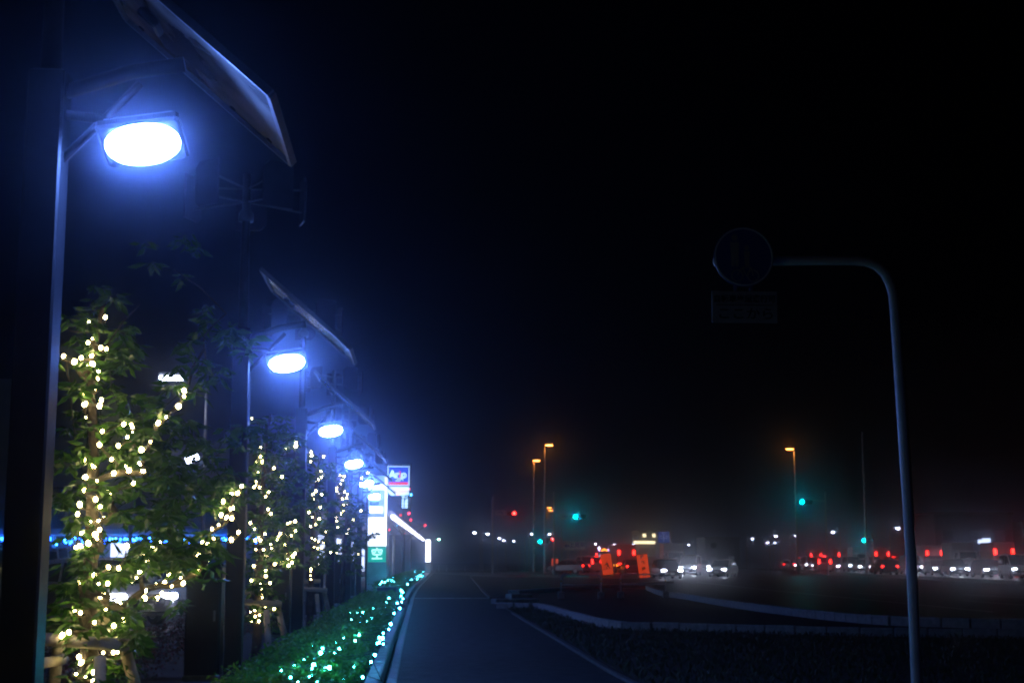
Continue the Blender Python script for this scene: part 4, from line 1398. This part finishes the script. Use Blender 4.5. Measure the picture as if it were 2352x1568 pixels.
def car_meshes(kind):
    """part meshes of a vehicle pointing along +Y"""
    P = []
    if kind in ('sedan', 'van'):
        L, W, H = (4.4, 1.7, 1.45) if kind == 'sedan' else (4.1, 1.68, 1.85)
        belt = 0.93 if kind == 'sedan' else 1.05
        w = W / 2
        def sec(zb, zt, k):
            return [(w * 0.86 * k, zb), (w * k, zb + 0.16), (w * 1.0 * k, (zb + zt) / 2), (w * 0.97 * k, zt - 0.10), (w * 0.88 * k, zt), (0.02, zt + 0.025)]
        if kind == 'sedan':
            prof = [(-2.2, 0.38, 0.80, 0.82), (-2.08, 0.25, 0.90, 0.95), (-1.5, 0.2, 0.95, 1.0), (-0.6, 0.2, 0.94, 1.0), (0.7, 0.2, 0.92, 1.0), (1.5, 0.2, 0.82, 0.99), (2.0, 0.22, 0.70, 0.93), (2.18, 0.32, 0.58, 0.80)]
            gl = [(-1.75, 0.95, 0.95, 0.90), (-1.15, 0.95, 1.38, 0.78), (-0.3, 0.94, 1.44, 0.76), (0.25, 0.93, 1.41, 0.77), (1.05, 0.90, 0.92, 0.88)]
        else:
            prof = [(-2.05, 0.35, 1.0, 0.92), (-1.98, 0.22, 1.08, 0.98), (-1.0, 0.2, 1.07, 1.0), (0.6, 0.2, 1.05, 1.0), (1.3, 0.2, 1.0, 1.0), (1.85, 0.22, 0.88, 0.95), (2.02, 0.32, 0.70, 0.86)]
            gl = [(-1.96, 1.05, 1.10, 0.93), (-1.85, 1.05, 1.78, 0.86), (-0.6, 1.05, 1.85, 0.84), (0.5, 1.04, 1.80, 0.85), (1.35, 0.99, 1.02, 0.93)]
        b = MB()
        loft(b, [(y, sec(a, c, k)) for y, a, c, k in prof])
        P.append(('body', b.mesh('body', None, False), 'PAINT', None))
        b = MB()
        loft(b, [(y, [(w * 0.90, a - 0.03), (w * (0.90 + k) / 2, (a + c) / 2), (w * k, c - 0.02), (0.02, c)]) for y, a, c, k in gl])
        P.append(('window', b.mesh('window', 'glass'), None, None))
        b = MB()
        mids = gl[1:4]
        loft(b, [(y, [(w * (k + 0.025), c - 0.09), (w * (k + 0.012), c - 0.01), (w * k * 0.9, c + 0.022), (0.02, c + 0.03)]) for y, a, c, k in mids])
        P.append(('roof', b.mesh('roof', None), 'PAINT', None))
        for s in (-1, 1):
            b = MB()
            for y0, y1 in ((gl[0], gl[1]), (gl[3], gl[4])):
                b.tube([(s * w * 0.90, y0[0], y0[2] if y0 is gl[0] else y0[2]), (s * w * (y1[3] + 0.02), y1[0], y1[2])] if y0 is gl[0] else [(s * w * (y0[3] + 0.02), y0[0], y0[2]), (s * w * 0.90, y1[0], y1[2])], 0.035, 6)
            b.tube([(s * w * 0.91, -0.25, belt), (s * w * 0.80, -0.3, gl[2][2] - 0.03)], 0.03, 6)
            P.append(('pillar', b.mesh('pillar', None), 'PAINT', None))
            P.append(('mirror', MB().bbox((s * (w + 0.06), gl[4][0] - 0.25, belt + 0.06), (0.16, 0.10, 0.12), 0.03).mesh('mirror', None), 'PAINT', None))
        yf, yr = prof[-1][0], prof[0][0]
        zl = 0.63 if kind == 'sedan' else 0.72
        for s in (-1, 1):
            P.append(('headlight', MB().bbox((s * w * 0.72, yf - 0.10, zl), (0.34, 0.20, 0.14), 0.05).mesh('headlight', None), 'HEAD', None))
            P.append(('tail_light', MB().bbox((s * w * 0.78, yr + 0.07, 0.80 if kind == 'sedan' else 1.18), (0.2, 0.14, 0.16 if kind == 'sedan' else 0.55), 0.04).mesh('tail_light', None), 'TAIL', None))
        if kind == 'van':
            P.append(('brake_light', MB().bbox((0, yr + 0.10, 1.80), (0.36, 0.10, 0.06), 0.02).mesh('brake_light', None), 'TAIL', None))
        P.append(('grille', MB().bbox((0, yf + 0.0, 0.52), (0.9, 0.06, 0.16), 0.02).mesh('grille', 'black'), None, None))
        P.append(('bumper', MB().bbox((0, yf - 0.06, 0.36), (W * 0.9, 0.2, 0.16), 0.05).mesh('bumper', 'black'), None, None))
        P.append(('number_plate', MB().bbox((0, yf + 0.05, 0.40), (0.33, 0.02, 0.165), 0.004).mesh('number_plate', 'signface'), None, None))
        wy = (1.35, -1.35) if kind == 'sedan' else (1.3, -1.25)
        wr = 0.31
    else:
        L, W = 6.6, 2.1
        w = W / 2
        P.append(('cargo_box', MB().bbox((0, -0.9, 1.95), (W, 4.6, 2.3), 0.05).mesh('cargo_box', 'fascia'), None, None))
        b = MB()
        loft(b, [(1.55, [(w * 0.9, 0.5), (w * 0.93, 1.0), (w * 0.93, 1.5), (w * 0.88, 2.3), (0.02, 2.35)]), (2.5, [(w * 0.9, 0.5), (w * 0.93, 1.0), (w * 0.93, 1.45), (w * 0.86, 2.28), (0.02, 2.33)]), (3.1, [(w * 0.9, 0.5), (w * 0.93, 1.0), (w * 0.92, 1.42), (w * 0.84, 2.2), (0.02, 2.26)]), (3.32, [(w * 0.86, 0.45), (w * 0.88, 0.9), (w * 0.86, 1.3), (w * 0.7, 1.4), (0.02, 1.42)])])
        P.append(('cab', b.mesh('cab', None), 'PAINT', None))
        P.append(('window', MB().add([(-w * 0.74, 3.24, 1.46), (w * 0.74, 3.24, 1.46), (w * 0.70, 3.09, 2.16), (-w * 0.70, 3.09, 2.16), (-w * 0.74, 3.30, 1.46), (w * 0.74, 3.30, 1.46), (w * 0.70, 3.15, 2.16), (-w * 0.70, 3.15, 2.16)], [(0, 1, 2, 3), (7, 6, 5, 4), (0, 4, 5, 1), (1, 5, 6, 2), (2, 6, 7, 3), (3, 7, 4, 0)]).mesh('window', 'glass'), None, None))
        for s in (-1, 1):
            P.append(('window', MB().bbox((s * w * 0.90, 2.45, 1.82), (0.06, 0.8, 0.55), 0.02).mesh('window', 'glass'), None, None))
            P.append(('mirror', MB().bbox((s * (w + 0.12), 3.1, 1.7), (0.16, 0.08, 0.34), 0.03).mesh('mirror', 'black'), None, None))
            P.append(('headlight', MB().bbox((s * w * 0.70, 3.34, 0.78), (0.32, 0.12, 0.2), 0.05).mesh('headlight', None), 'HEAD', None))
            P.append(('tail_light', MB().bbox((s * w * 0.74, -3.24, 0.95), (0.42, 0.1, 0.16), 0.03).mesh('tail_light', None), 'TAIL', None))
            P.append(('tail_light', MB().bbox((s * w * 0.80, -3.24, 2.2), (0.24, 0.08, 0.5), 0.03).mesh('tail_light', None), 'TAIL', None))
            for kk in range(4):
                P.append(('marker_lamp', MB().bbox((s * (w + 0.01), -2.9 + kk * 1.35, 0.86), (0.06, 0.14, 0.08), 0.02).mesh('marker_lamp', None), 'AMBER', None))
        P.append(('chassis', MB().bbox((0, 0, 0.62), (1.1, 6.2, 0.26), 0.03).mesh('chassis', 'black'), None, None))
        P.append(('bumper', MB().bbox((0, 3.28, 0.46), (W * 0.92, 0.18, 0.22), 0.05).mesh('bumper', 'fascia'), None, None))
        wy = (2.3, -1.9)
        wr = 0.40
    tyre = MB().tube([(-0.1, 0, 0), (-0.085, 0, 0), (0.085, 0, 0), (0.1, 0, 0)], [wr * 0.9, wr, wr, wr * 0.9], 20).mesh('wheel', 'rubber', False)
    rim = MB().tube([(-0.11, 0, 0), (0.11, 0, 0)], wr * 0.62, 14).mesh('rim', 'rim')
    wheels = [(s * (w - 0.10), y, wr) for s in (-1, 1) for y in wy]
    return P, tyre, rim, wheels
KINDS = {k: car_meshes(k) for k in ('sedan', 'van', 'truck')}
_slot = {}
def vehicle(kind, paint, label, loc, rz, group, head=True, tail=True, spot=0.0, amber=False):
    P, tyre, rim, wheels = KINDS[kind]
    nm = {'sedan': 'car', 'van': 'van', 'truck': 'box_truck'}[kind]
    root = thing(nm, label, {'sedan': 'car', 'van': 'van', 'truck': 'truck'}[kind], loc, rz, group)
    for nme, me, role, _ in P:
        if role is None:
            obj(nme, me, root)
            continue
        mat = {'PAINT': 'paint_' + paint, 'HEAD': 'e_head' if head else 'glass', 'TAIL': 'e_tail' if tail else 'maroon', 'AMBER': 'e_amber' if tail else 'yellow'}[role]
        key = (kind, nme, id(me), mat)
        if key not in _slot:
            m2 = me.copy()
            m2.materials.clear()
            m2.materials.append(M[mat])
            _slot[key] = m2
        obj(nme, _slot[key], root)
    for p in wheels:
        wh = obj('wheel', tyre, root, p)
        obj('rim', rim, wh)
    if spot:
        for s in ((-1, 1) if spot > 100 else (0,)):
            ld = bpy.data.lights.new('headlight_beam', 'SPOT')
            ld.energy = spot
            ld.spot_size = R(70)
            ld.spot_blend = 0.8
            ld.shadow_soft_size = 0.08
            ld.color = (0.85, 0.88, 1.0)
            lo = bpy.data.objects.new('headlight_beam', ld)
            COL.objects.link(lo)
            lo.parent = root
            yl = {'sedan': 2.35, 'van': 2.2, 'truck': 3.5}[kind]
            lo.location = (s * 0.6, yl, 0.66)
            lo.rotation_euler = (R(84 if spot > 100 else 74), 0, 0)
    return root

KBd = (KB[-1] - KB[1])
KBd.z = 0
KBd.normalize()
KBn = Vector((KBd.y, -KBd.x, 0))
rz_on = math.atan2(KBd.x, -KBd.y)        # facing back along the road
rz_off = math.atan2(-KBd.x, KBd.y)
def on_road(y, off):
    a, b = KB[1], KB[-1]
    t = (y - a.y) / (b.y - a.y)
    p = a + (b - a) * t
    return Vector((p.x, p.y, -0.012)) + KBn * off
cols = list(PAINT)
names = {'sedan': 'car', 'van': 'van', 'truck': 'box truck'}
y = 92.0
for i in range(17):
    kind = 'van' if i % 4 == 2 else 'sedan'
    paint = ['white', 'silver', 'white', 'black', 'grey', 'silver', 'dark blue', 'white'][i % 8]
    vehicle(kind, paint, '%s %s with white headlights, %s from the right in the nearer oncoming lane' % (paint, names[kind], ORD[i]), on_road(y, 8 + random.uniform(-.25, .25)), rz_on + R(random.uniform(-2, 2)), 'cars queuing with headlights on', True, False, 70.0 if i in (0, 1, 3, 4, 6, 8, 10) else 0.0)
    y += random.uniform(7.2, 9.6)
y = 104.0
for i in range(11):
    kind = 'truck' if i in (3, 8) else ('van' if i % 3 == 1 else 'sedan')
    paint = ['silver', 'white', 'white', 'white', 'black', 'grey'][i % 6]
    vehicle(kind, paint, '%s %s with white headlights, %s from the right in the farther oncoming lane' % (paint, names[kind], ORD[i]), on_road(y, 12.2), rz_on + R(random.uniform(-2, 2)), 'cars queuing with headlights on', True, False, 0.0)
    y += random.uniform(8.5, 13)
y = 114.0
for i in range(18):
    kind = 'truck' if i % 3 == 0 else 'van'
    paint = ['white', 'silver', 'red', 'dark blue', 'white', 'grey'][i % 6]
    vehicle(kind, paint, '%s %s with red tail lights, %s from the right in the departing lane' % (paint, names[kind], ORD[i]), on_road(y, 15.8), rz_off + R(random.uniform(-2, 2)), 'vehicles driving away with red tail lights', False, True)
    y += random.uniform(7.0, 9.5) if kind == 'van' else random.uniform(8.5, 11)

y = 134.0
for i in range(3):
    kind = ('sedan', 'van', 'sedan')[i]
    paint = ['black', 'white', 'white', 'grey', 'dark blue', 'silver'][i % 6]
    vehicle(kind, paint, '%s %s with red tail lights, %s from the right next to the median' % (paint, names[kind], ORD[i]), on_road(y, 3.6), rz_off + R(random.uniform(-2, 2)), 'vehicles driving away with red tail lights', False, True)
    y += random.uniform(28, 40)

def face_cam(p, extra=0.0):
    """heading that points a vehicle at the camera"""
    return math.atan2(p.x, -p.y) + R(extra)
for i, (u, Y, kind, paint, ex, lab) in enumerate([
        (1545, 150, 'truck', 'white', 6, 'white box truck facing the camera at the heart of the headlight glare'),
        (1585, 132, 'van', 'white', -8, 'white van facing the camera with glaring headlights'),
        (1612, 170, 'sedan', 'silver', 4, 'silver car facing the camera behind the glaring van'),
        (1530, 108, 'sedan', 'black', 12, 'dark car with round bright headlights turning at the junction'),
        (1660, 120, 'sedan', 'white', -14, 'white car facing the camera right of the headlight glare'),
        (1560, 195, 'sedan', 'grey', 0, 'grey car facing the camera far back in the glare')]):
    p = at(u, 1285, Y)
    p.z = -0.012
    vehicle(kind, paint, lab, p, face_cam(p, ex), 'vehicles facing the camera at the junction', True, False, 200.0 if i < 2 else 0.0)
for i, (u, Y, kind, paint, ex, lab) in enumerate([
        (1305, 150, 'sedan', 'silver', 60, 'silver car turning left at the junction with red tail lights'),
        (1345, 165, 'van', 'white', 40, 'white van with red tail lights behind the station sign'),
        (1425, 160, 'truck', 'white', 12, 'box truck driving away between the orange boards'),
        (1450, 135, 'sedan', 'red', 8, 'red car driving away beside the lettered orange board'),
        (1365, 190, 'sedan', 'grey', 20, 'grey car driving away past the worker board')]):
    p = at(u, 1285, Y)
    p.z = -0.012
    vehicle(kind, paint, lab, p, math.atan2(-p.x, p.y) + R(ex), 'vehicles driving away at the junction', False, True)
# car in the car park on the left
pcar = at(225, 1285, 33)
pcar.z = -0.006
vehicle('sedan', 'white', 'white car with headlights on in the car park behind the nearest tree', pcar, face_cam(pcar, 28), 'cars in the car park', True, False, 40.0)
pcar = at(20, 1285, 52)
pcar.z = -0.006
vehicle('van', 'silver', 'silver van parked under the blue-lit canopy at far left', pcar, R(90), 'cars in the car park', False, False)

# ================================================================== ROADWORKS LIGHTS
cone_me = None
for i, (u, v) in enumerate([(1310, 1301), (1325, 1300), (1340, 1301), (1405, 1304), (1418, 1300), (1432, 1299), (1446, 1300), (1462, 1299), (1500, 1299), (1518, 1300)]):
    p = gnd(u, v + 14)
    root = thing('traffic_cone', 'orange traffic cone with an amber lamp, %s from the left at the roadworks' % ORD[i], 'traffic cone', (p.x, p.y, -0.012), 0, 'lit traffic cones at the roadworks')
    MB().bbox((0, 0, 0.02), (0.38, 0.38, 0.04), 0.01).build('base', 'black', root)
    MB().tube([(0, 0, 0.04), (0, 0, 0.70)], [0.14, 0.03], 12).build('cone', 'orange', root, True)
    MB().tube([(0, 0, 0.32), (0, 0, 0.46)], [0.102, 0.080], 12).build('reflective_band', 'signface', root, True)
    b = ico(0.11)
    b.v = [(x, yy, z + 0.82) for x, yy, z in b.v]
    b.build('warning_lamp', 'e_amber', root)
# mobile warning trailer with a lit board
p = gnd(1388, 1312)
p.z = -0.012
root = thing('warning_trailer', 'roadworks warning trailer with coloured lamps above the worker board', 'trailer', p)
MB().bbox((0, 0, 0.75), (1.7, 1.2, 0.5), 0.05).build('chassis', 'yellow', root)
for s in (-1, 1):
    MB().tube([(s * 0.8, 0, 0.3), (s * 0.95, 0, 0.3)], 0.3, 14).build('wheel', 'rubber', root)
    MB().tube([(s * 0.6, 0, 1.0), (s * 0.6, 0, 2.9)], 0.05, 8).build('mast', 'pole', root)
bd = MB().bbox((0, -0.1, 2.05), (1.5, 0.1, 0.75), 0.03).build('display_board', 'black', root)
for xx in (-0.45, 0.0, 0.45):
    MB().bbox((xx, -0.17, 1.95), (0.28, 0.03, 0.3), 0.02).build('display_segment', 'e_window', bd)
for k, (xx, zz, mt) in enumerate([(-0.62, 2.85, 'e_whites'), (0.62, 2.9, 'e_whites'), (-0.6, 2.6, 'e_purple'), (0.55, 2.6, 'e_purple'), (0.0, 2.65, 'e_amber'), (-0.25, 2.55, 'e_amber'), (0.28, 2.55, 'e_amber'), (-0.95, 2.1, 'e_sig_r'), (0.98, 2.1, 'e_sig_r')]):
    b = ico(0.09)
    b.v = [(x + xx, yy - 0.12, z + zz) for x, yy, z in b.v]
    b.build('lamp', mt, root)
MB().bbox((0, 0, 2.75), (1.4, 0.06, 0.06), 0.01).build('top_bar', 'pole', root)

# ================================================================== DISTANT BUILDINGS AT RIGHT
def block(label, u0, u1, vtop, Y, wins, wmat='e_window'):
    a, b = at(u0, 1285, Y), at(u1, 1285, Y)
    h = at(u0, vtop, Y).z
    w = b.x - a.x
    t = thing('building', label, 'building', ((a.x + b.x) / 2, Y, 0), 0, 'distant dark buildings')
    MB().bbox((0, 5, h / 2), (w, 10, h), 0.1).build('wall', 'wall_dark', t)
    MB().bbox((0, 5, h + 0.15), (w + 0.4, 10.4, 0.3), 0.08).build('roof', 'wall', t)
    nf = max(1, int(h / 3))
    nw = max(2, int(w / 3))
    for f in range(nf):
        for k in range(nw):
            x = -w / 2 + (k + 0.5) * w / nw
            wo = MB().box((x, -0.03, 1.6 + f * 3), (1.3, 0.08, 1.3)).build('window', 'glass', t)
            MB().box((x, -0.08, 0.9 + f * 3), (1.5, 0.12, 0.08)).build('sill', 'wall', wo)
    for u, v, ww, hh in wins:
        q = at(u, v, Y - 0.12)
        MB().box((q.x - t.location.x, -0.12, q.z), (ww, 0.06, hh)).build('lit_window', wmat, t)
    return t
t = block('dark house with a lit entrance at the far right', 2150, 2330, 1180, 185, [(2255, 1243, 1.0, 0.5), (2266, 1255, 1.1, 2.2), (2196, 1262, 0.5, 1.6), (2204, 1262, 0.8, 1.7)])
block('dark block with two lit rows of windows beyond the junction', 1468, 1506, 1220, 300, [(1480, 1245, 4.5, 0.6), (1480, 1229, 0.7, 0.7), (1502, 1229, 0.7, 0.7), (1498, 1245, 1.2, 0.6)], 'e_window_w')
block('dark low building on the skyline right of the sign mast', 2352, 2600, 1200, 200, [])
block('dim building far behind the glare', 1620, 1700, 1235, 320, [])

# ================================================================== HAZE, ADDED AS A STAND-IN FOR LENS BLOOM
hb = MB().box((0, 300, 9.5), (1000, 860, 22.0))
hz_o = hb.build('haze', None)
mh = bpy.data.materials.new('haze')
mh.use_nodes = True
hn = mh.node_tree.nodes
hn.remove(hn['Principled BSDF'])
pv = hn.new('ShaderNodeVolumePrincipled')
pv.inputs['Color'].default_value = (0.72, 0.82, 1.0, 1)
pv.inputs['Density'].default_value = HAZE
pv.inputs['Anisotropy'].default_value = HAZE_G
mh.node_tree.links.new(pv.outputs[0], hn['Material Output'].inputs['Volume'])
hz_o.data.materials.append(mh)
hz_o['label'] = 'thin added haze giving the lamps a lens-like glow'
hz_o['category'] = 'haze'
stuff(hz_o)
